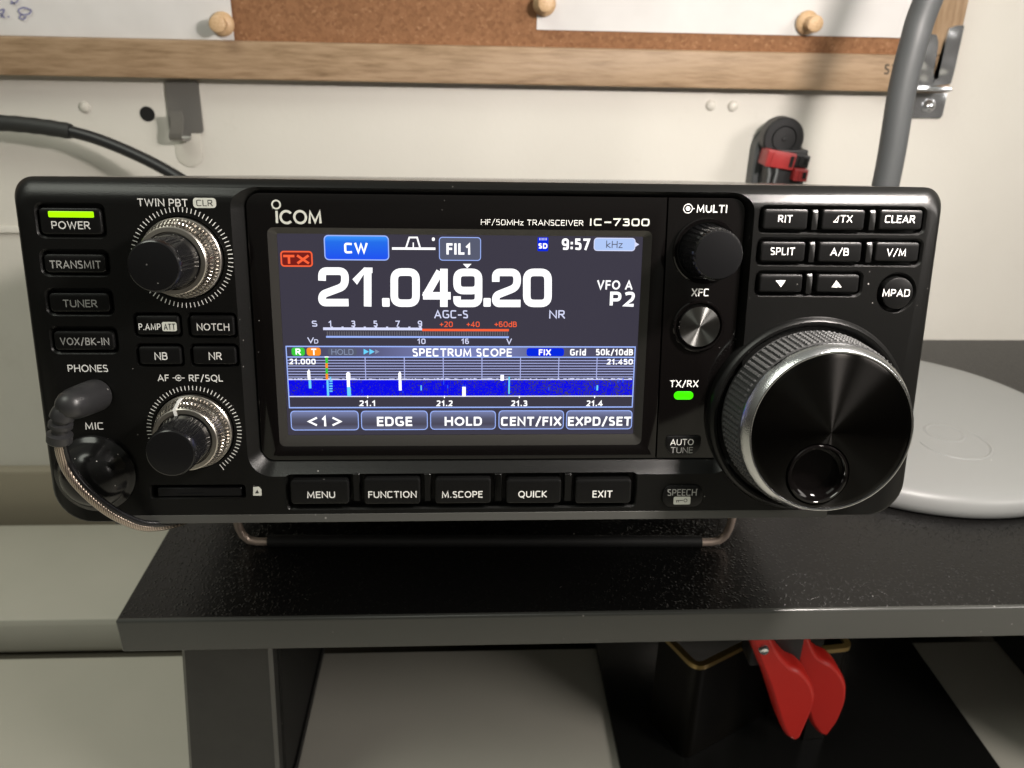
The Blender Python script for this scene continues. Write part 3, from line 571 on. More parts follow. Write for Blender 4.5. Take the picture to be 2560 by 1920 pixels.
def tub(path, nm):
    pp = [Vector(p) for p in fillet([Vector((p[0], p[1])) for p in path], 6, 7)]
    R1 = []; R2 = []; n = len(pp)
    for i, p in enumerate(pp):
        t = (pp[min(i+1, n-1)]-pp[max(i-1, 0)]).normalized(); nn = Vector((t[1], -t[0]))
        if i == 0: side = 1 if nn[1] < 0 else -1
        o, q = p+nn*side*1.3, p-nn*side*1.6
        R1.append([(o[0], o[1], ZR), (q[0], q[1], ZR), (q[0], q[1], ZR-1.4), (o[0], o[1], ZR-2.2)])
        o, q = p, p-nn*side*1.2
        R2.append([(o[0], o[1], ZR-1.0), (q[0], q[1], ZR-1.0), (q[0], q[1], DZ+1.4), (o[0], o[1], DZ+1.4)])
    b = MB(); b.rings(R2); w_ = rel(b, obh).build('side_wall', X['amber'], bh, 40)
    b = MB(); b.rings(R1); rel(b, obh).build('rim', X['brass'], bh, 40)
tub([vp(640, 560), vp(722, 640), vp(800, 722), vp(1020, 612), vp(1180, 530)], 'a')
tub([vp(1345, 640), vp(1400, 635), vp(1462, 628), vp(1380, 520)], 'b')
# ================================================================= THE RADIO
radio = thing('radio_transceiver', 'black radio transceiver with lit colour screen and knobs on a wire stand', 'radio', (0, 0, H0), (-TILT, 0, 0))
def ob_bool(base, cutter):
    m_ = base.modifiers.new('b', 'BOOLEAN'); m_.object = cutter; m_.solver = 'EXACT'; m_.operation = 'DIFFERENCE'; m_.use_self = True
    dg = bpy.context.evaluated_depsgraph_get(); dg.update(); me = bpy.data.meshes.new_from_object(base.evaluated_get(dg))
    old = base.data; base.modifiers.clear(); base.data = me; me.name = base.name
    bpy.data.objects.remove(cutter); me.shade_smooth(); me.set_sharp_from_angle(angle=math.radians(28)); return base
# measured rectangles -------------------------------------------------
RC = (.9, .9, .9, .9)
left_btn = [('POWER', ('A',345,345,880,575), ('A',445,460,778,528), 'print'), ('TRANSMIT', ('A',385,745,915,905), ('A',430,800,872,868), 'print_dim'),
            ('TUNER', ('A',430,1080,950,1245), ('A',545,1138,840,1203), 'print_dim'), ('VOX/BK-IN', ('A',470,1410,990,1575), ('A',520,1466,944,1530), 'print_dim')]
mid_btn = [('P.AMP', ('A',1180,1275,1550,1442), ('A',1198,1343,1388,1400), 'print'), ('NOTCH', ('A',1645,1275,2025,1450), ('A',1700,1343,1982,1404), 'print'),
           ('NB', ('A',1203,1542,1568,1698), ('B',1335,2,1447,68), 'print'), ('NR', ('A',1668,1542,2042,1698), ('B',1803,2,1917,68), 'print')]
low_btn = [('MENU', ('E',300,1240,805,1450), ('E',440,1342,684,1400)), ('FUNCTION', ('E',932,1225,1420,1450), ('E',970,1340,1388,1398)), ('M.SCOPE', ('E',1545,1225,2030,1445), ('E',1605,1340,1958,1397)),
           ('QUICK', ('F',225,1235,700,1443), ('F',330,1337,578,1395)), ('EXIT', ('F',822,1235,1305,1443), ('F',972,1335,1143,1395))]
right_btn = [('RIT', ('G',440,285,825,460), ('G',572,337,695,402)), ('TX', ('G',945,290,1315,465), ('G',1110,338,1214,402)), ('CLEAR', ('G',1440,293,1812,462), ('G',1495,340,1755,406)),
             ('SPLIT', ('G',418,567,802,738), ('G',505,618,715,683)), ('A/B', ('G',915,570,1287,742), ('G',1025,622,1183,688)), ('V/M', ('G',1405,573,1782,737), ('G',1510,628,1677,692)),
             (None, ('G',405,848,778,1003), None), (None, ('G',900,850,1265,1005), None)]
def grow(q, a, b_=None, c=None, d=None):
    b_ = a if b_ is None else b_; c = a if c is None else c; d = a if d is None else d; return (q[0]-a, q[1]+b_, q[2]-c, q[3]+d)
# front panel with recesses ------------------------------------------
b = MB(); pr = (10.5, 10.5, 5.0, 5.0)
def pl(il, ir, ib, it, k=1): return rr(-120+il, 120-ir, 1.2+ib, 94-it, tuple(max(1, r-max(il, ib)*.6) for r in pr), 8)
b.plate([(pl(.6,.6,.6,.6), 16), (pl(0,0,0,0), 14), (pl(0,0,0,0), 3.4), (pl(.35,.35,.2,.6), 2.4), (pl(1.0,1.0,.45,2.2), 1.15), (pl(1.8,1.8,.8,4.2), .25), (pl(2.4,2.4,1.1,5.6), 0)])
panel = b.build('front_panel', X['matte'], radio, 28)
k = MB()
def cut(q, r, d, lip=.55, n=5):
    k.plate([(rr(*q, r, n), d), (rr(*q, r, n), .5), (rr(*grow(q, lip), r+lip, n), -.06), (rr(*grow(q, lip*1.2), r+lip*1.2, n), -1.0)])
rin_l = face(*px('U', 548, 700), 3.2)[0]; rin_r = face(*px('U', 1602, 560), 3.2)[0]; rin_t = face(*px('U', 1000, 420), 3.2)[1]; rin_b = face(*px('U', 1000, 991), 3.2)[1]
rou_l = face(*px('U', 515, 700), 0)[0]; rou_r = face(*px('U', 1622, 560), 0)[0]; rou_t = 93.2; rou_b = face(*px('U', 1000, 1027), 0)[1]
RIN = (rin_l, rin_r, rin_b, rin_t); ROU = (rou_l, rou_r, rou_b, rou_t); print('recess', RIN, ROU)
k.plate([(rr(*RIN, 4, 8), 7.5), (rr(*RIN, 4, 8), 3.2), (rr(rin_l-1.1, rin_r+.7, rin_b-1.6, rin_t+.9, 5, 8), 1.9), (rr(*ROU, 6.5, 8), .0), (rr(*grow(ROU, .8), 7, 8), -1.0)])
for _, q, *_r in left_btn: cut(grow(rect(*q), .55, .55, .5, .8), 1.3, 3.0, .6)
for _, q, *_r in mid_btn: cut(grow(rect(*q), .45, .45, .45, .5), 1.1, 3.0, .4)
row = [rect(*q) for _, q, _t in low_btn]; LOW = (row[0][0]-.9, row[-1][1]+1.2, min(r[2] for r in row)-.9, max(r[3] for r in row)+1.0)
cut(LOW, 1.2, 3.0, .5)
rrow = [rect(*q) for _, q, _t in right_btn]
for grp in (rrow[0:3], rrow[3:6], rrow[6:8]):
    cut((grp[0][0]-.75, grp[-1][1]+.75, min(r[2] for r in grp)-.75, max(r[3] for r in grp)+.55), 1.4, 3.0, .6)
mp = face(*px('G', 1592, 1010)); MPR = 4.35
k.lathe([(MPR+.7, 3.0), (MPR+.7, .5), (MPR+1.25, -.06), (MPR+1.5, -1)], (mp[0], 0, mp[1]), n=40)
SD = rect('B', 1305, 1155, 2115, 1262); cut(SD, .7, 5.0, .35)
for (cx_, cy_, rr_) in ((456, 645, 10.6), (486, 1077, 10.6)):
    fx, fz = face(cx_, cy_); k.lathe([(rr_, 3), (rr_, -.5)], (fx, 0, fz), n=48)
cutter = k.build('cutter', X['matte'], radio, 0)
bpy.context.view_layer.update(); ob_bool(panel, cutter)
panel.data.materials.clear(); panel.data.materials.append(X['matte'])
# case -----------------------------------------------------------------
b = MB(); b.plate([(rr(-117.5, 117.5, 2.5, 93.7, 5, 6), 238), (rr(-118, 118, 2, 94.0, 5, 6), 237), (rr(-118, 118, 2, 94.0, 5, 6), 16.02)]); b.build('metal_case', X['case'], radio)
b = MB(); b.plate([(rr(-103, 97, 1.35, 3.9, .3, 3), 15), (rr(-103, 97, 1.35, 3.9, .3, 3), .1), (rr(-102.9, 96.9, 1.5, 3.75, .2, 3), -.1)]); b.build('bottom_trim', X['trim'], radio)
for sx_ in (-95, 95):
    b = MB(); b.lathe([(7, 0), (7, -9), (6, -11.5)], (sx_, 215, 1), 'Z', 24); b.build('rear_foot', X['dark_rubber'], radio)
# wire stand: nickel wire with a black sleeve
def w2l(p): v = Vector(p)-Vector((0, 0, H0)); return to_local(v)
xl = -92.1; xrr = 94.0
wpath = [(xl, 56, 56), (xl, 64, 30), (xl, 69, 9), (xl+.8, 69.8, 5.0), (xl+2.8, 70, 2.6), (xl+6, 70, 1.8), (xl+11, 70, 1.7)]
wr = [(2*(xl+xrr)/2-p[0], p[1]-3.5, p[2]) for p in wpath]
stand = None
b = MB(); b.tube([w2l(p) for p in wpath] + [w2l((xrr-11, 66.5, 1.7))] + [w2l(p) for p in wr[::-1][1:]], 1.55, 14); stand = b.build('stand_wire', X['wire'], radio, 60)
b = MB(); b.tube([w2l((xl+10, 70, 2.1)), w2l((xrr-10, 66.5, 2.1))], 2.3, 14); b.build('rubber_sleeve', X['dark_rubber'], stand, 60)
# glossy display bezel and control strip -------------------------------
G = 2.4
seam = [face(1670, 500, G), face(1640, 1140, G)]
def seam_x(z): (xa, za), (xb, zb) = seam; return xa+(xb-xa)*(z-za)/(zb-za)
def clipx(o, side, d):
    out = []
    for x, z in o:
        sx_ = seam_x(z)+d; out.append((min(x, sx_) if side < 0 else max(x, sx_), z))
    return out
def dense(o):
    out = []
    for i in range(len(o)):
        a, c = Vector(o[i]), Vector(o[(i+1) % len(o)]); n = max(1, int((c-a).length/6))
        out += [tuple(a+(c-a)*(t/n)) for t in range(n)]
    return out
def half(side):
    b = MB(); g_ = .14
    mk = lambda i: clipx(rr(rin_l+.12+i, rin_r-.12-i, rin_b+.12+i, rin_t-.12-i, 3.6, 8), side, (g_+i)*side)
    # outline corners on the seam side collapse onto the seam, keep them distinct
    def fix(o):
        out = []
        if side < 0: keep = [p for p in o if p[0] < seam_x(p[1])-g_-1e-3]
        else: keep = [p for p in o if p[0] > seam_x(p[1])+g_+1e-3]
        return keep
    base = rr(rin_l+.12, rin_r-.12, rin_b+.12, rin_t-.12, 3.6, 8); n = 9
    if side < 0: idx = list(range(0, n)) ; idx2 = list(range(3*n, 4*n))
    else: idx = list(range(n, 3*n)); idx2 = []
    def outl(i):
        o = rr(rin_l+.12+i, rin_r-.12-i, rin_b+.12+i, rin_t-.12-i, 3.6, 8); zb = rin_b+.12+i; zt = rin_t-.12-i
        if side < 0: return o[0:n]+[(seam_x(zb)-g_-i, zb), (seam_x(zt)-g_-i, zt)]+o[3*n:4*n]
        return [(seam_x(zb)+g_+i, zb)]+o[n:3*n]+[(seam_x(zt)+g_+i, zt)]
    b.plate([(outl(0), 7.3), (outl(0), G+.25), (outl(.1), G+.06), (outl(.28), G)]); return b
bez = half(-1).build('display_bezel', X['gloss'], radio, 28)
strip_ = half(1).build('control_strip', X['gloss'], radio, 28)
so = [face(*p, G) for p in ((669, 568), (1628, 577), (1606, 1110), (698, 1118))]; SO = ((so[0][0]+so[3][0])/2, (so[1][0]+so[2][0])/2, (so[2][1]+so[3][1])/2, (so[0][1]+so[1][1])/2)
SY = 3.9
si = [face(*p, SY) for p in ((696, 584), (1605, 591), (1585, 1085), (717, 1087))]; SI = ((si[0][0]+si[3][0])/2, (si[1][0]+si[2][0])/2, (si[2][1]+si[3][1])/2, (si[0][1]+si[1][1])/2); print('screen', SO, SI)
k = MB(); k.plate([(rr(*SI, .4, 4), 9), (rr(*SI, .4, 4), SY-.2), (rr(*SO, 1.6, 4), G), (rr(*grow(SO, .3), 1.9, 4), G-.6)])
cutter = k.build('cutter', X['gloss'], radio, 0); bpy.context.view_layer.update(); ob_bool(bez, cutter); bez.data.materials.clear(); bez.data.materials.append(X['gloss']); bez.data.materials.append(X['slope'])
for p in bez.data.polygons:
    p.material_index = 1 if (-.93 < p.normal.y < -.2 and SO[0]-1 < p.center.x*1000 < SO[1]+1 and SO[2]-1 < p.center.z*1000 < SO[3]+1) else 0
# screen -----------------------------------------------------------------
b = MB(); b.box(SI[0]-.5, SI[1]+.5, SY, SY+1.2, SI[2]-.5, SI[3]+.5); screen = b.build('screen', X['s_bg'], radio, 0)
def bar(z, x0, y0, x1, y1, mat, nm='screen_mark', lv=1, r=0):
    b = MB(); sheet(b, *rect(z, x0, y0, x1, y1, SY), r, SY-.02*lv); return b.build(nm, X[mat] if isinstance(mat, str) else mat, screen, 0)
def fr(z, x0, y0, x1, y1, mat, wd=.28, r=.8, lv=2, nm='screen_frame'):
    b = MB(); frame(b, *rect(z, x0, y0, x1, y1, SY), r, wd, SY-.02*lv); return b.build(nm, X[mat], screen, 0)
def st_(s, z, x0, y0, x1, y1, mat='s_white', bold=.03, lv=3): return T(s, z, x0, y0, x1, y1, SY, screen, mat, bold, 'screen_text', .02*lv)
q = rect('C', 597, 450, 1143, 655, SY)
bar('C', 597, 450, 1143, 655, grad('mode_button_blue', [(0, rgb(30,80,240)), (.75, rgb(35,110,235)), (1, rgb(60,150,250))], q[2], q[3]), 'mode_button', 1, .9)
fr('C', 588, 442, 1150, 660, 's_line', .30, 1.0); st_('CW', 'C', 762, 508, 965, 600)
fr('C', 212, 578, 490, 715, 's_red', .38, .7); bar('C', 228, 592, 475, 702, 's_darkred', 'screen_mark', 1); st_('TX', 'C', 236, 612, 458, 690, 's_red', .06)
b = MB(); P2 = lambda z, pts: [face(*px(z, *p), SY) for p in pts]
stroke(b, P2('C', [(1175,557),(1550,559)]), .62, SY-.04); stroke(b, P2('C', [(1297,548),(1325,462),(1392,462),(1417,548)]), .42, SY-.05); stroke(b, P2('C', [(1359,505),(1359,550)]), .30, SY-.05)
sheet(b, *rect('C', 1520, 462, 1545, 492, SY), .3, SY-.05); flatpoly(b, P2('C', [(1788,690),(1862,690),(1825,728)])[::-1], SY-.05); b.build('filter_shape', X['s_white'], screen, 0)
bar('C', 1585, 462, 1940, 658, 's_grey', 'filter_button', 1, .8); fr('C', 1581, 458, 1944, 663, 's_line', .22, .8); st_('FIL1', 'C', 1645, 512, 1858, 610)
# big frequency digits
def digit(ch, z, x0, y0, x1, y1, b):
    wd_px = 60
    def m_(pts, r, closed=False):
        P = [Vector(face(*px(z, x0+(x1-x0)*u, y1+(y0-y1)*v), SY)) for u, v in pts]; q_ = fillet(P, r, 6, closed) if r else P; stroke(b, q_, 2.0, SY-.06, closed)
    i = .12; lo = .092; hi = 1-lo
    if ch == '0': m_([(i,lo),(1-i,lo),(1-i,hi),(i,hi)], 2.0, True)
    elif ch == '2': m_([(i,.66),(i,hi),(1-i,hi),(1-i,.52),(i,.30),(i,lo),(1,lo)], 1.7)
    elif ch == '1': m_([(.75,0),(.75,1)], 0); P = [Vector(face(*px(z, x0+(x1-x0)*u, y1+(y0-y1)*v), SY)) for u, v in ((.02,.70),(.58,1.0),(.98,1.0),(.98,.86),(.6,.86),(.24,.56))]; flatpoly(b, [tuple(p) for p in P][::-1], SY-.055)
    elif ch == '4':
        m_([(.76,.0),(.76,1)], 0); m_([(.62,.93),(.13,.30),(.13,.29)], 0); m_([(.02,.292),(1.0,.292)], 0)
    elif ch == '9': m_([(i,.43),(1-i,.43),(1-i,hi),(i,hi)], 1.8, True); m_([(1-i,.6),(1-i,lo),(i,lo),(i,.28)], 1.7)
fd = MB()
digit('2', 'C', 540, 722, 800, 1055, fd); digit('1', 'C', 830, 722, 1010, 1058, fd); digit('0', 'C', 1165, 730, 1412, 1060, fd)
digit('4', 'C', 1438, 732, 1682, 1062, fd); digit('9', 'C', 1708, 733, 1952, 1062, fd); digit('2', 'D', 107, 733, 350, 1062, fd); digit('0', 'D', 375, 733, 617, 1062, fd)
for (z, x0, x1) in (('C', 1090, 1155), ('C', 1965, 2028), ('D', 33, 90)): sheet(fd, *rect(z, x0, 985, x1, 1060, SY), .3, SY-.06)
fd.build('frequency_digits', X['s_white'], screen, 0)
# status items at the right
bar('D', 497, 460, 590, 580, 's_blue', 'card_icon', 1, .3); st_('SD', 'D', 505, 512, 582, 558, 's_white', .04)
b = MB()
for i_ in range(6): sheet(b, *rect('D', 512+i_*12, 466, 517+i_*12, 486, SY), 0, SY-.05)
b.build('card_icon_pins', X['s_pale'], screen, 0)
st_('9:57', 'D', 706, 470, 950, 570); bar('D', 985, 467, 1340, 577, emis('unit_badge_blue', rgb(178,202,248)), 'unit_badge', 1, .8)
fr('D', 983, 465, 1342, 579, 's_pale', .2, .8); b = MB(); flatpoly(b, P2('D', [(1340,500),(1375,522),(1340,545)])[::-1], SY-.05); b.build('badge_tip', X['s_pale'], screen, 0)
st_('kHz', 'D', 1090, 492, 1232, 553, 's_grey', .0)
st_('VFO A', 'D', 1012, 832, 1318, 912, 's_white', .02); st_('P2', 'D', 1122, 930, 1340, 1060, 's_white', .03)
st_('NR', 'D', 598, 1090, 735, 1162, 's_pale', .01); st_('AGC-S', 'C', 1540, 1090, 1832, 1160, 's_pale', .01)
# S meter
for s_, x0, x1 in (('S',482,530),('1',628,655),('3',820,858),('5',1014,1050),('7',1205,1243),('9',1398,1435)): st_(s_, 'C', x0, 1180, x1, 1232, 's_pale', .02)
for s_, x0, x1 in (('+20',1588,1700),('+40',1820,1932),): st_(s_, 'C', x0, 1188, x1, 1235, 's_red', .01)
st_('+60dB', 'D', 125, 1188, 318, 1235, 's_red', .01)
bar('C', 580, 1240, 1435, 1263, 's_pale'); bar('C', 1435, 1252, 2185, 1272, 's_red'); bar('C', 606, 1314, 2185, 1330, 's_line')
b = MB()
for x in (655, 748, 845, 940, 1037, 1133, 1230, 1325, 1420): sheet(b, *rect('C', x-9, 1232, x+9, 1243, SY), 0, SY-.05)
b.build('meter_ticks', X['s_pale'], screen, 0); b = MB()
for i_ in range(76): sheet(b, *rect('C', 612+i_*20.7, 1274, 612+i_*20.7+11, 1311, SY), 0, SY-.03)
b.build('meter_segments', X['s_tick'], screen, 0)
st_('V', 'C', 445, 1325, 500, 1375, 's_pale', .02); st_('D', 'C', 503, 1341, 538, 1378, 's_pale', .02); st_('10', 'C', 1395, 1335, 1465, 1382, 's_pale', .02); st_('16', 'C', 1775, 1335, 1840, 1382, 's_pale', .02); st_('V', 'D', 228, 1335, 275, 1385, 's_pale', .02)
# spectrum scope
q0 = rect('E', 278, 92, 300, 178, SY); q1 = rect('F', 900, 92, 1330, 178, SY)
b = MB(); sheet(b, q0[0], q1[1], q0[2], q0[3], 0, SY-.02); b.build('scope_title_bar', grad('scope_title_grad', [(0, rgb(66,64,84)), (.25, rgb(92,94,130)), (.45, rgb(124,132,186)), (.6, rgb(120,128,180)), (.8, rgb(84,84,112)), (1, rgb(70,66,80))], q0[0], q1[1], True), screen, 0)
b = MB(); c0 = rect('E', 270, 84, 300, 620, SY); c1 = rect('F', 900, 88, 1332, 620, SY)
SCX0 = (c0[0]); SCX1 = c1[1]; SZ0 = c0[2]; SZ1 = c0[3]
sheet(b, SCX0, SCX1, SZ1-.35, SZ1, 0, SY-.06); sheet(b, SCX0, SCX1, SZ0-.15, SZ0+.2, 0, SY-.06); sheet(b, SCX0, SCX0+.3, SZ0, SZ1, 0, SY-.07); sheet(b, SCX1-.3, SCX1, SZ0, SZ1, 0, SY-.07)
zl = rect('E', 280, 176, 300, 186, SY); sheet(b, SCX0, SCX1, zl[2], zl[3], 0, SY-.06); b.build('scope_frame', X['s_line'], screen, 0)
zf = rect('E', 280, 378, 300, 518, SY); zg = rect('E', 280, 186, 300, 378, SY)
b = MB(); sheet(b, SCX0, SCX1, zg[2], zg[3], 0, SY-.02); b.build('scope_graph', X['s_navy'], screen, 0)
b = MB(); sheet(b, SCX0+.3, SCX1-.3, zf[2], zf[3], 0, SY-.04); b.build('waterfall', X['s_fall'], screen, 0)
b = MB(); sheet(b, SCX0+.3, SCX1-.3, zf[2]-.3, zf[2], 0, SY-.06)
random.seed(3); x = SCX0+.3
while x < SCX1-.6:
    w_ = random.uniform(.25, .7); h_ = random.choice([.0, .08, .15, .3, .3, .45]); sheet(b, x, x+w_, zf[3]-.05, zf[3]+.16+h_*.6, 0, SY-.06); x += w_
b.build('noise_floor', X['s_pale'], screen, 0)
b = MB()
for i_ in range(7):
    z_ = zg[3]-(i_+1)*(zg[3]-zg[2])/8.0; sheet(b, SCX0+.3, SCX1-.3, z_-.11, z_+.11, 0, SY-.04)
for i_ in range(1, 9):
    x = SCX0+(SCX1-SCX0)*i_/9.0; sheet(b, x-.12, x+.12, zg[2], zg[3], 0, SY-.045)
b.build('scope_grid', emis('grid_blue', rgb(176,184,236)), screen, 0)
bar('E', 308, 100, 422, 170, 's_green', 'receive_badge', 3, .7); bar('E', 438, 100, 560, 170, 's_orange', 'transmit_badge', 3, .7); bar('E', 622, 105, 872, 168, 's_grey', 'hold_badge', 3, .7)
st_('R', 'E', 342, 108, 388, 164, lv=5); st_('T', 'E', 478, 108, 522, 164, lv=5); st_('HOLD', 'E', 652, 112, 842, 162, 's_greytext', .0, 5)
b = MB()
for x in (930, 980): flatpoly(b, P2('E', [(x,110),(x+46,135),(x,160)])[::-1], SY-.09)
b.build('speed_arrows', X['s_cyan'], screen, 0); b = MB(); flatpoly(b, P2('E', [(1030,115),(1068,135),(1030,156)])[::-1], SY-.09); b.build('speed_arrow', X['s_greytext'], screen, 0)
xa = face(*px('E', 1352, 140), SY)[0]; xb = face(*px('F', 275, 140), SY)[0]; za = face(*px('E', 1500, 177), SY)[1]; zb = face(*px('E', 1500, 106), SY)[1]
b = MB(); put_text(b, 'SPECTRUM SCOPE', xa, xb, za, zb, SY-.1, .02); b.build('screen_text', X['s_white'], screen, 0)
bar('F', 402, 104, 726, 174, 's_blue', 'fix_badge', 3, .7); st_('FIX', 'F', 508, 114, 612, 166, lv=5); st_('Grid', 'F', 778, 112, 915, 168, lv=5); st_('50k/10dB', 'F', 1000, 112, 1322, 166, lv=5)
st_('21.000', 'E', 288, 196, 516, 244, lv=5); st_('21.450', 'F', 1095, 198, 1320, 246, lv=5)
for s_, z, x0, x1 in (('21.1','E',892,1034),('21.2','E',1558,1700),('21.3','F',268,408),('21.4','F',918,1060)): st_(s_, z, x0, 556, x1, 606, lv=4)
def peaks(nm, mat, items, lv=5):
    for (z, x0, y0, x1, y1) in items:
        b = MB(); sheet(b, *rect(z, x0, y0, x1, y1, SY), .12, SY-.02*lv); b.build(nm, X[mat], screen, 0)
peaks('signal_peak', 's_white', [('E',445,300,470,378),('E',452,288,463,310),('E',780,318,816,380),('E',788,310,808,330),('E',1230,318,1255,380),('E',1236,306,1250,330),('E',1234,380,1258,470),('E',2112,335,2140,385),('F',178,335,206,385),('F',335,515,345,535),('F',985,515,995,535),('E',960,515,970,535),('E',1623,515,1633,535),('E',1782,438,1812,520),('E',592,176,628,186),('E',786,380,812,440)])
peaks('signal_trace', 's_cyan', [('E',456,380,478,452),('E',788,440,820,520),('E',640,350,650,378),('F',245,350,258,500),('F',1006,425,1020,470),('E',1422,425,1432,470),('E',612,380,630,520)] + [('E',634,y,662,y+12) for y in range(382,480,22)], 4)
peaks('tune_marker', 's_green', [('E',600,184,622,235),('E',602,275,622,325)], 6); peaks('transmit_marker', 's_orange', [('E',600,235,622,275),('E',602,325,624,375)], 6)
random.seed(11)
for i_ in range(16):
    x_ = random.uniform(SCX0+3, SCX1-3); z_ = random.uniform(zf[2], zf[3]-.8); b = MB(); sheet(b, x_, x_+random.uniform(.12,.25), z_, z_+random.uniform(.4,1.6), 0, SY-.07); b.build('signal_trace', X['s_faint'], screen, 0)
# touch keys
tk = [('<1>','E',300,645,888,815,('E',455,697,732,775)), ('EDGE','E',908,645,1484,812,('E',1045,697,1350,778)), ('HOLD','E',1505,645,2072,808,('E',1630,697,1952,775)), ('CENT/FIX','F',160,642,724,806,('F',182,697,702,775)), ('EXPD/SET','F',744,642,1314,806,('F',760,697,1305,775))]
qq = rect('E', 908, 645, 1484, 812, SY); gk = grad('touch_key_grad', [(0, rgb(100,104,132)), (.3, rgb(74,72,88)), (.6, rgb(88,90,112)), (1, rgb(126,134,178))], qq[2], qq[3])
for s_, z, x0, y0, x1, y1, t_ in tk:
    kb = bar(z, x0, y0, x1, y1, gk, 'touch_key', 1, 1.0); fr(z, x0, y0, x1, y1, 's_line', .24, 1.0)
    if s_ == '<1>':
        b = MB(); stroke(b, P2('E', [(527,705),(458,738),(527,771)]), .55, SY-.08); stroke(b, P2('E', [(662,705),(730,738),(662,771)]), .55, SY-.08); b.build('key_arrows', X['s_white'], screen, 0); st_('1', 'E', 572, 690, 612, 780)
    else: st_(s_, *t_)
# printed marks on the glossy bezel ---------------------------------------
b = MB(); IY = G-.03
c = face(*px('I', 655, 409), G); r_ = abs(face(*px('I', 714, 409), G)[0]-c[0])-.16
stroke(b, [(c[0]+r_*math.cos(a*math.pi/20), c[1]+r_*math.sin(a*math.pi/20)) for a in range(40)], .42, IY, closed=True)
stroke(b, [face(*px('I', 660, 488), G), face(*px('I', 667, 641), G)], .62, IY)
c = face(*px('I', 785, 567), G); r_ = abs(face(*px('I', 712, 567), G)[0]-c[0])
stroke(b, [(c[0]+r_*math.cos(math.radians(a)), c[1]+r_*1.02*math.sin(math.radians(a))) for a in range(38, 323, 8)], .62, IY)
c = face(*px('I', 957, 567), G); r_ = abs(face(*px('I', 884, 567), G)[0]-c[0])
stroke(b, [(c[0]+r_*math.cos(a*math.pi/24), c[1]+r_*1.02*math.sin(a*math.pi/24)) for a in range(48)], .62, IY, closed=True)
stroke(b, [face(*px('I', *p), G) for p in ((1075,647),(1082,500),(1145,628),(1202,500),(1213,645))], .62, IY)
b.build('maker_logo', X['print_grey'], bez, 0)
T('HF/50MHz TRANSCEIVER', 'D', 8, 308, 893, 358, G, bez, 'print', .0)
T('IC', 'D', 945, 297, 1055, 361, G, bez, 'print_grey', .03); T('7300', 'D', 1150, 297, 1465, 364, G, bez, 'print_grey', .03); b = MB(); sheet(b, *rect('D', 1075, 324, 1133, 338, G), 0, IY); b.build('lettering', X['print_grey'], bez, 0)
T('MULTI', 'D', 1872, 180, 2138, 248, G, strip_, 'print', .012)
b = MB(); c = face(*px('D', 1797, 212), G); stroke(b, [(c[0]+1.15*math.cos(a*math.pi/16), c[1]+1.15*math.sin(a*math.pi/16)) for a in range(32)], .22, IY, closed=True); sheet(b, c[0]-.6, c[0]+.6, c[1]-.6, c[1]+.6, .58, IY); sheet(b, c[0]+1.2, c[0]+1.8, c[1]-.12, c[1]+.12, 0, IY); b.build('dial_symbol', X['print'], strip_, 0)
T('XFC', 'D', 1828, 903, 1980, 970, G, strip_, 'print'); T('TX/RX', 'F', 1640, 382, 1886, 442, G, strip_, 'print', .015)
b = MB(); q = rect('F', 1675, 478, 1842, 548, G); o = lambda i: rr(q[0]+i, q[1]-i, q[2]+i, q[3]-i, (q[3]-q[2])/2-i-.02, 8)
b.plate([(o(0), G+.5), (o(0), G-.15), (o(.15), G-.25)]); b.build('status_light', X['led_green'], radio)
# auto tune key
def pill(z, x0, y0, x1, y1, y, h, rr_, nm, mat, parent=radio, trap=0):
    q = rect(z, x0, y0, x1, y1, y); R_ = rr_ if isinstance(rr_, tuple) else (rr_,)*4
    def o(i, e=0):
        return [(x - e*(1 if x < (q[0]+q[1])/2 else -1), z_) for x, z_ in rr(q[0]+i, q[1]-i, q[2]+i, q[3]-i, tuple(max(.2, r-i) for r in R_), 8)]
    b = MB(); b.plate([(o(0), y+1.5), (o(0), y-h+.45), (o(.12), y-h+.16), (o(.45), y-h)]); return b.build(nm, mat if not isinstance(mat, str) else X[mat], parent)
at = pill('F', 1600, 858, 1905, 1025, G, .5, (3.6, 3.2, .9, .9), 'auto_tune_button', 'button'); yt = G-.5
T('AUTO', 'F', 1645, 890, 1846, 943, yt, at, 'print', .0); T('TUNE', 'F', 1648, 960, 1838, 1012, yt, at, 'print_dim', .0)
sp_b = pill('F', 1572, 1282, 1920, 1470, 0, .7, 2.65, 'speech_button', 'button'); T('SPEECH', 'F', 1620, 1323, 1872, 1380, -.7, sp_b, 'print_dim', .0)
b = MB(); sheet(b, *rect('F', 1672, 1388, 1818, 1455, -.7), .4, -.73); b.build('key_badge', X['print_grey'], sp_b, 0)
b = MB(); c = face(*px('F', 1775, 1420), -.7); stroke(b, [(c[0]+.45*math.cos(a*math.pi/10), c[1]+.45*math.sin(a*math.pi/10)) for a in range(20)], .17, -.76, closed=True)
stroke(b, [face(*px('F', 1755, 1420), -.7), face(*px('F', 1692, 1422), -.7)], .2, -.76); stroke(b, [face(*px('F', 1700, 1422), -.7), face(*px('F', 1700, 1438), -.7)], .2, -.76); stroke(b, [face(*px('F', 1715, 1422), -.7), face(*px('F', 1715, 1436), -.7)], .18, -.76); b.build('key_symbol', X['print_black'], sp_b, 0)
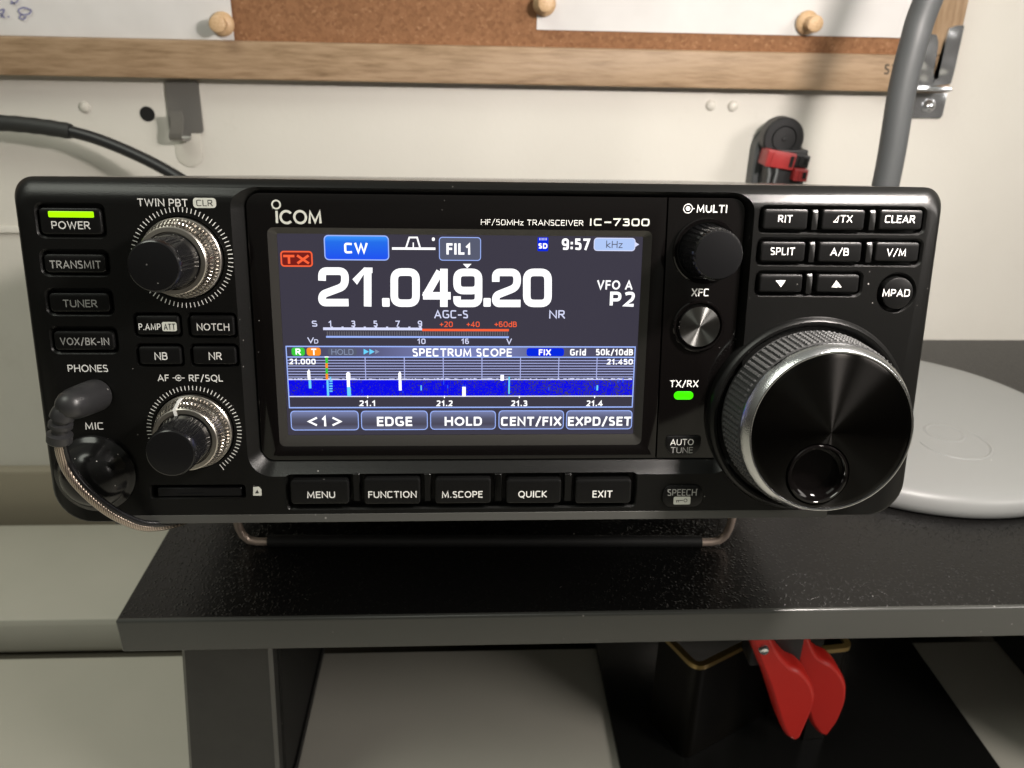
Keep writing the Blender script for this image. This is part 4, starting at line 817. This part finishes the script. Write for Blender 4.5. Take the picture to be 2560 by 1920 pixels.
# push buttons ------------------------------------------------------------
def button(q, h, r, nm='push_button', base=2.6, top=.0, mat='button'):
    o = lambda i, t=0: rr(q[0]+i, q[1]-i, q[2]+i, q[3]-i-t, max(.15, r-i), 5)
    b = MB(); b.plate([(o(0), base), (o(0), -h+.55), (o(.10), -h+.2), (o(.34, .15), -h+.03), (o(.6, .4), -h)]); return b.build(nm, X[mat], radio, 40)
for s_, q, t_, mt in left_btn:
    h = .5; o = button(rect(*q, -.2), h, 1.1); T(s_, *t_, -h, o, mt, .004, 'button_lettering')
    if s_ == 'POWER':
        b = MB(); qq = rect('A', 417, 374, 810, 427, -h); oo = lambda i: rr(qq[0]+i, qq[1]-i, qq[2]+i, qq[3]-i, .3, 4); b.plate([(oo(0), -h+.5), (oo(0), -h-.06), (oo(.1), -h-.14)]); b.build('power_light', X['led_yellow'], o)
for s_, q, t_, mt in mid_btn:
    h = .5; o = button(rect(*q, -.2), h, .8); T(s_, *t_, -h, o, mt, .004, 'button_lettering')
    if s_ == 'P.AMP':
        b = MB(); sheet(b, *rect('A', 1400, 1330, 1528, 1410, -h), .5, -h-.03); b.build('button_badge', X['print_grey'], o, 0); T('ATT', 'A', 1415, 1345, 1515, 1398, -h-.03, o, 'print_black', .0, 'button_lettering')
for s_, q, t_ in low_btn:
    h = .9; o = button(rect(*q, -.5), h, 1.0); T(s_, *t_, -h, o, 'print', .010, 'button_lettering')
for (z, x0, x1) in (('E',838,898), ('E',1452,1512), ('E',2060,2120), ('F',125,187), ('F',728,792)):
    q = rect(z, x0, 1190, x1, 1428, .2); b = MB(); b.plate([(rr(*q, .25, 2), 3), (rr(*q, .25, 2), .25), (rr(*grow(q, -.2), .2, 2), .0)]); b.build('divider', X['matte'], radio)
for i_, (s_, q, t_) in enumerate(right_btn):
    h = .9; o = button(rect(*q, -.5), h, .75)
    if s_: T(s_, *t_, -h, o, 'print', .006, 'button_lettering')
    if s_ == 'TX':
        b = MB(); stroke(b, [face(*px('G', *p), -h) for p in ((1052,398),(1096,345),(1084,398))], .2, -h-.03, closed=True); b.build('button_symbol', X['print'], o, 0)
    if s_ is None:
        P = ((550,900),(638,900),(595,962)) if i_ == 6 else ((1075,900),(1120,962),(1032,962)); P = [face(*px('G', *p), -h) for p in P]
        b = MB(); b.add([(x, -h-.03, z) for x, z in P], [(0,1,2)]); b.build('button_symbol', X['print'], o, 0)
for (x0, x1, y0, y1) in ((855,912,292,470), (1350,1408,295,472), (830,885,570,748), (1322,1380,574,750), (805,862,845,1020)):
    q = rect('G', x0, y0, x1, y1, .2); b = MB(); b.plate([(rr(*q, .25, 2), 3), (rr(*q, .25, 2), .2), (rr(q[0]+.15, q[1]-.15, q[2]+.15, q[3]-.7, .2, 2), -.25)]); b.build('divider', X['matte'], radio)
b = MB(); b.lathe([(MPR, 2.6), (MPR, -.45), (MPR-.2, -.8), (MPR-.6, -.95)], (mp[0], 0, mp[1]), n=48); mb_ = b.build('round_button', X['button'], radio); T('MPAD', 'G', 1472, 978, 1710, 1042, -.95, mb_, 'print', .006, 'button_lettering')
# printed legends on the matte panel
T('TWIN PBT', 'A', 1188, 265, 1622, 332, 0, panel, 'print', .006)
b = MB(); sheet(b, *rect('A', 1668, 258, 1867, 345, 0), .8, -.03); b.build('clear_badge', X['print_grey'], panel, 0); T('CLR', 'A', 1697, 275, 1838, 330, -.03, panel, 'print_black', .0)
T('PHONES', 'B', 585, 110, 933, 172, 0, panel, 'print', .006); T('MIC', 'B', 735, 608, 895, 670, 0, panel, 'print', .006)
T('AF', 'B', 1362, 195, 1460, 252, 0, panel, 'print', .006); T('RF/SQL', 'B', 1632, 196, 1925, 255, 0, panel, 'print', .006)
b = MB(); c = face(*px('B', 1543, 224)); stroke(b, [(c[0]+.75*math.cos(math.radians(a)), c[1]+.75*math.sin(math.radians(a))) for a in range(30, 335, 15)], .2, -.03); sheet(b, c[0]-.32, c[0]+.32, c[1]-.32, c[1]+.32, .3, -.03)
stroke(b, [(c[0]-1.6, c[1]), (c[0]-.85, c[1])], .2, -.03); stroke(b, [(c[0]+.3, c[1]), (c[0]+1.6, c[1])], .2, -.035); b.build('dial_symbol', X['print'], panel, 0)
# card slot, its cover and icon
q = rect('B', 1360, 1172, 2090, 1250, .6); b = MB(); b.plate([(rr(*q, .3, 3), 4.8), (rr(*q, .3, 3), .9), (rr(*grow(q, -.25), .2, 3), .6)]); b.box(q[0]+6, q[0]+12.5, .35, .62, q[2]+.5, q[2]+1.0); b.build('card_slot_cover', X['knob_cap'], radio)
b = MB(); P = [face(*px('L', *p)) for p in ((1458,40),(1492,38),(1507,55),(1507,90),(1458,90))]; b.add([(x, -.03, z) for x, z in P], [(4,3,2,1,0)]); b.build('card_icon', X['print_grey'], panel, 0)
b = MB(); P = [face(*px('L', *p)) for p in ((1482,55),(1492,76),(1470,76))]; b.add([(x, -.06, z) for x, z in P], [(0,1,2)]); b.build('card_icon_arrow', X['print_black'], panel, 0)
# dial marks
def ticks(cx_, cy_, r0, r1, a0, a1, n, nm, ends=True):
    fx, fz = face(cx_, cy_); b = MB()
    for i_ in range(n):
        a = math.radians(a0+(a1-a0)*i_/(n-1 if a1-a0 < 359 else n)); u = Vector((math.cos(a), math.sin(a))); e = .7 if (ends and i_ in (0, n-1)) else 0
        stroke(b, [Vector((fx, fz))+u*r0, Vector((fx, fz))+u*(r1+e)], .21, -.03)
    b.build(nm, X['print'], panel, 0); return fx, fz
PB = ticks(456, 645, 11.5, 12.75, 0, 360, 72, 'dial_marks', False); AF = ticks(486, 1077, 11.3, 12.5, -58, 238, 62, 'dial_marks')
# knobs --------------------------------------------------------------------
def dual_knob(c, pointer, nm, h_total, seed):
    n = 288
    tooth = lambda amp, cnt: (lambda a, j: 0)
    b = MB(); b.lathe([(10.15, 2), (10.15, -1.2), (9.9, -1.5), (9.2, -1.5)], (c[0], 0, c[1]), n=96); body = b.build(nm, X['silver'], radio)
    # two knurled rows of the outer ring
    def kn(a, amp=.42, cnt=60): return -amp*(0 if (a*cnt/(2*math.pi)) % 1 < .5 else 1)
    pr_ = [(9.55, -1.3), (9.75, -1.5), (9.7, -1.75), (9.35, -4.1), (9.0, -4.25), (8.85, -4.3), (8.85, -4.45), (9.2, -4.6), (9.1, -4.8), (8.55, -7.0), (8.3, -7.15)]
    b = MB(); b.lathe(pr_, (c[0], 0, c[1]), n=360, mod=lambda a, j: (kn(a) if j in (2,3) else kn(a+math.pi/60) if j in (8,9) else 0)); b.build('knurled_ring', X['knurl'], body, 25)
    b = MB(); b.lathe([(8.3, -6.9), (8.45, -7.15), (8.4, -7.75), (8.15, -8.0), (7.15, -8.05), (6.9, -7.2)], (c[0], 0, c[1]), n=96, cap0=False); b.build('front_ring', X['silver'], body, 40)
    y1 = -8.0; y2 = -h_total
    b = MB(); fl = lambda a, j: (-.24 if (2 <= j <= 3 and (a*42/(2*math.pi)) % 1 < .42 and math.sin(a*6+seed) > -.35) else 0)
    b.lathe([(6.75, -6.5), (6.75, y1-.6), (6.45, y1-1.6), (6.25, y2+2.2), (6.15, y2+.7), (5.9, y2+.15), (5.65, y2)], (c[0], 0, c[1]), n=216, mod=fl); inner = b.build('inner_knob', X['knob'], body, 30)
    b = MB(); b.lathe([(5.62, y2+.2), (5.62, y2-.02), (5.4, y2-.06)], (c[0], 0, c[1]), n=64); b.build('knob_cap', X['knob_cap'], inner)
    if pointer:
        a = math.radians(103); u = (math.cos(a), math.sin(a)); t = (-u[1], u[0]); b = MB()
        R_ = []
        for (r, y) in ((9.85, -1.8), (9.5, -4.2), (9.25, -4.7), (8.65, -7.2), (8.5, -8.1), (7.2, -8.16)):
            R_.append([(c[0]+u[0]*rr_+t[0]*w_, y-dy, c[1]+u[1]*rr_+t[1]*w_) for (rr_, w_, dy) in ((r-.5, -.42, 0), (r+.02, -.42, .02), (r+.02, .42, .02), (r-.5, .42, 0))])
        b.rings(R_); b.build('pointer_mark', X['print'], body, 20)
    return body
dual_knob(PB, False, 'passband_knob', 20.0, 1.0); dual_knob(AF, True, 'volume_knob', 18.6, 2.2)
# multi knob
ck = face(1762, 627, G)
b = MB(); b.lathe([(8.7, G+1), (8.7, G-.9), (8.4, G-1.2), (7.6, G-1.0), (7.5, G)], (ck[0], 0, ck[1]), n=72, cap1=False); mk = b.build('multi_knob', X['gloss'], radio)
fl = lambda a, j: (-.22 if (1 <= j <= 4 and (a*30/(2*math.pi)) % 1 < .35) else 0)
b = MB(); b.lathe([(7.2, G), (7.2, G-.8), (7.0, G-3), (6.7, G-9.5), (6.5, G-11.2), (6.25, G-12.2), (5.9, G-12.6)], (ck[0], 0, ck[1]), n=240, mod=fl); gk_ = b.build('knob_grip', X['knob'], mk, 30)
b = MB(); b.lathe([(5.95, G-12.4), (5.9, G-12.65), (5.6, G-12.7)], (ck[0], 0, ck[1]), n=64); b.build('knob_cap', X['knob_cap'], mk)
# turned round button
cx_ = face(*px('D', 1885, 1225), G)
b = MB(); b.lathe([(7.1, G+1), (7.1, G-.5), (6.8, G-.85), (6.3, G-.8), (6.0, G-.2), (5.9, G+.6)], (cx_[0], 0, cx_[1]), n=80, cap1=False); xb_ = b.build('round_metal_button', X['gloss'], radio)
b = MB(); b.lathe([(5.65, G+.8), (5.65, G-1.3), (5.45, G-1.55)], (cx_[0], 0, cx_[1]), n=80, cap1=False); b.build('button_rim', X['gloss'], xb_)
b = MB(); n = 80; R_ = [[(cx_[0]+r*math.cos(2*math.pi*i/n), y, cx_[1]+r*math.sin(2*math.pi*i/n)) for i in range(n)] for r, y in ((5.45, G-1.55), (3.0, G-1.57), (.02, G-1.6))]
b.rings(R_, False, True); b.build('turned_face', X['turned_button'], xb_, 60)
# main tuning knob
cm = face(2018, 1039)
b = MB(); b.lathe([(27.9, 6), (27.9, .0), (27.4, -.9), (26.7, -1.4), (26.0, -1.3), (25.2, -.2), (25.0, 1.5)], (cm[0], 0, cm[1]), n=144); ring = b.build('tuning_knob', X['matte'], radio, 40)
HK = 15.8; N = 480; rows = 34; prof = []
for i_ in range(rows+1): t = i_/rows; prof.append((24.0-.9*t, .5-(HK-3.1)*t))
def kn(a, j):
    if j < 5 or j > rows-2: return 0
    u = (a*96/(2*math.pi)) % 1; blk = ((j-5)//2) % 2; return (.50 if u < .55 else 0)*(1 if blk == 0 else .25)
b = MB(); b.lathe([(23.4, 1.0)]+prof, (cm[0], 0, cm[1]), n=N, mod=lambda a, j: kn(a, j-1), cap0=False, cap1=False); b.build('rubber_grip', X['rubber'], ring, 20)
y0 = .5-(HK-3.1)
b = MB(); b.lathe([(22.9, y0+.3), (23.15, y0), (23.15, y0-.5), (22.95, y0-.8), (21.75, -HK-.1), (21.45, -HK-.2), (21.2, -HK-.1), (21.1, -HK+.3)], (cm[0], 0, cm[1]), n=160, cap0=False, cap1=False); b.build('chrome_ring', X['chrome_ring'], ring, 50)
# knob face: a disc with the finger dimple opening cut from its rim of triangles
cdm = face(2044, 1186, -HK); dr = 8.3
fx, fz = cm; b = MB(); RF = 21.05; n = 144
# radial rings of the turned face, with the dimple hole left open
rads = [21.03, 20.6] + [20.6-1.03*i for i in range(1, 20)] + [.05]
vs = []; fs = []; 
dimple = Vector((cdm[0]-fx, cdm[1]-fz))
bm = bmesh.new(); 
me = bpy.data.meshes.new('turned_face'); vv = []
for r in rads: vv += [((fx+r*math.cos(2*math.pi*i/n)), -HK-.02*(21-r)/21-(.0 if r < 20.9 else -.15), (fz+r*math.sin(2*math.pi*i/n))) for i in range(n)]
b.v = []; b.rings([vv[i*n:(i+1)*n] for i in range(len(rads))], False, True)
b.v = b.v; tf = b.build('turned_face', X['turned_dark'], ring, 60)
k = MB(); k.lathe([(dr+.25, 4), (dr+.25, -3)], (cdm[0], -HK, cdm[1]), n=64)
# thicken the face so that the hole can be cut
b = MB(); b.rings([[(fx+RF*math.cos(2*math.pi*i/n), -HK+3, fz+RF*math.sin(2*math.pi*i/n)) for i in range(n)]] + [vv[i*n:(i+1)*n] for i in range(len(rads))]); bpy.data.objects.remove(tf); tf = b.build('turned_face', X['turned_dark'], ring, 60)
cutter = k.build('cutter', X['gloss'], radio, 0); bpy.context.view_layer.update(); ob_bool(tf, cutter); tf.data.materials.clear(); tf.data.materials.append(X['turned_dark'])
b = MB(); b.lathe([(dr-.1, 3.5), (dr-.1, -.1), (dr-.3, -.5), (dr-.8, -.55), (dr-1.15, -.2), (dr-1.4, 1.0), (dr-1.9, 2.6), (dr-2.9, 4.2), (dr-4.0, 5.0), (dr-4.3, 4.9), (dr-5.2, 5.3), (.4, 5.6)], (cdm[0], -HK, cdm[1]), n=72); b.build('finger_dimple', X['gloss'], ring, 50)

# ================================================================= MICROPHONE SOCKET CAP
mc = face(*px('B', 812, 1062), -1.5)
b = MB(); b.lathe([(10.3, 1.2), (10.7, .2), (10.8, -.7), (10.5, -1.2), (9.6, -1.5), (8.9, -2.4), (7.8, -4.4), (6.0, -6.1), (3.6, -7.2), (.3, -7.6)], (mc[0], -.05, mc[1]), n=72)
capo = b.build('socket_cap', X['capmat'], None, 50)
root_m = Matrix.Translation((0,0,H0*S)) @ Matrix.Rotation(-TILT, 4, 'X')
capo.matrix_world = root_m; tag(capo, 'glossy black domed cap over the microphone socket', 'cap')
# ================================================================= HEADPHONE PLUG AND LEAD
hpz = thing('headphone_lead', 'dark grey headphone plug with coppery braided lead curling under the radio', 'headphone cable', (0,0,0)); hpz.matrix_world = root_m
def fl3(z, x, y, yy): a = face(*px(z, x, y), yy); return Vector((a[0], yy, a[1]))
j0 = fl3('B', 832, 372, -.3); j1 = fl3('B', 575, 470, -15.0)
b = MB(); ax = (j1-j0); pth = [j0+ax*t for t in (-.0, .015, .04, .3, .55, .75, .88, .98, 1.05, 1.09)]
b.tube(pth, [4.0, 4.25, 4.3, 4.25, 4.15, 4.0, 3.7, 3.2, 2.4, .9], 36); pg = b.build('plug_body', X['plug'], hpz, 60)
s0 = fl3('B', 640, 440, -12.0); s1 = fl3('B', 545, 540, -13.5); s2 = fl3('B', 522, 640, -13.2); s3 = fl3('B', 512, 780, -12.6)
pp = spline([s0, s1, s2, s3], 8); rad = []
for i_ in range(len(pp)):
    t = i_/(len(pp)-1); r = (2.95-.2*t)*min(1, .78+t*.9)
    if .30 < t < .82 and (int((t-.30)/.13) % 2 == 1): r -= .8
    if t > .82: r += .25
    rad.append(r)
rad[-1] -= .3
dp = []; dr_ = []
for i_ in range(len(pp)-1):
    for q_ in range(3): dp.append(pp[i_].lerp(pp[i_+1], q_/3)); dr_.append(rad[i_] if q_ < 2 else (rad[i_]+rad[i_+1])/2)
dp.append(pp[-1]); dr_.append(rad[-1])
b = MB(); b.tube(dp, dr_, 28); b.build('strain_relief', X['plug'], hpz, 60)
lead = [fl3('B', 512, 770, -12.6), fl3('B', 520, 860, -12.2), fl3('B', 560, 980, -11.5), fl3('B', 640, 1110, -11), fl3('B', 760, 1240, -10), fl3('B', 920, 1370, -8), fl3('B', 1080, 1460, -5.5), fl3('B', 1210, 1506, -3), fl3('B', 1340, 1512, 0), fl3('B', 1480, 1492, 5), fl3('B', 1640, 1440, 14), fl3('B', 1800, 1380, 28)]
sp2 = spline(lead, 10)
b = MB(); b.tube(sp2, 1.2, 16); b.build('braided_lead', X['braid'], hpz, 60)
off_ = Vector((.85, .5, -.35)) if False else None
lead2 = [p+Vector((.9, .35, .75)) for p in sp2]
b = MB(); b.tube(lead2, .95, 14); b.build('black_lead', X['knob'], hpz, 60)
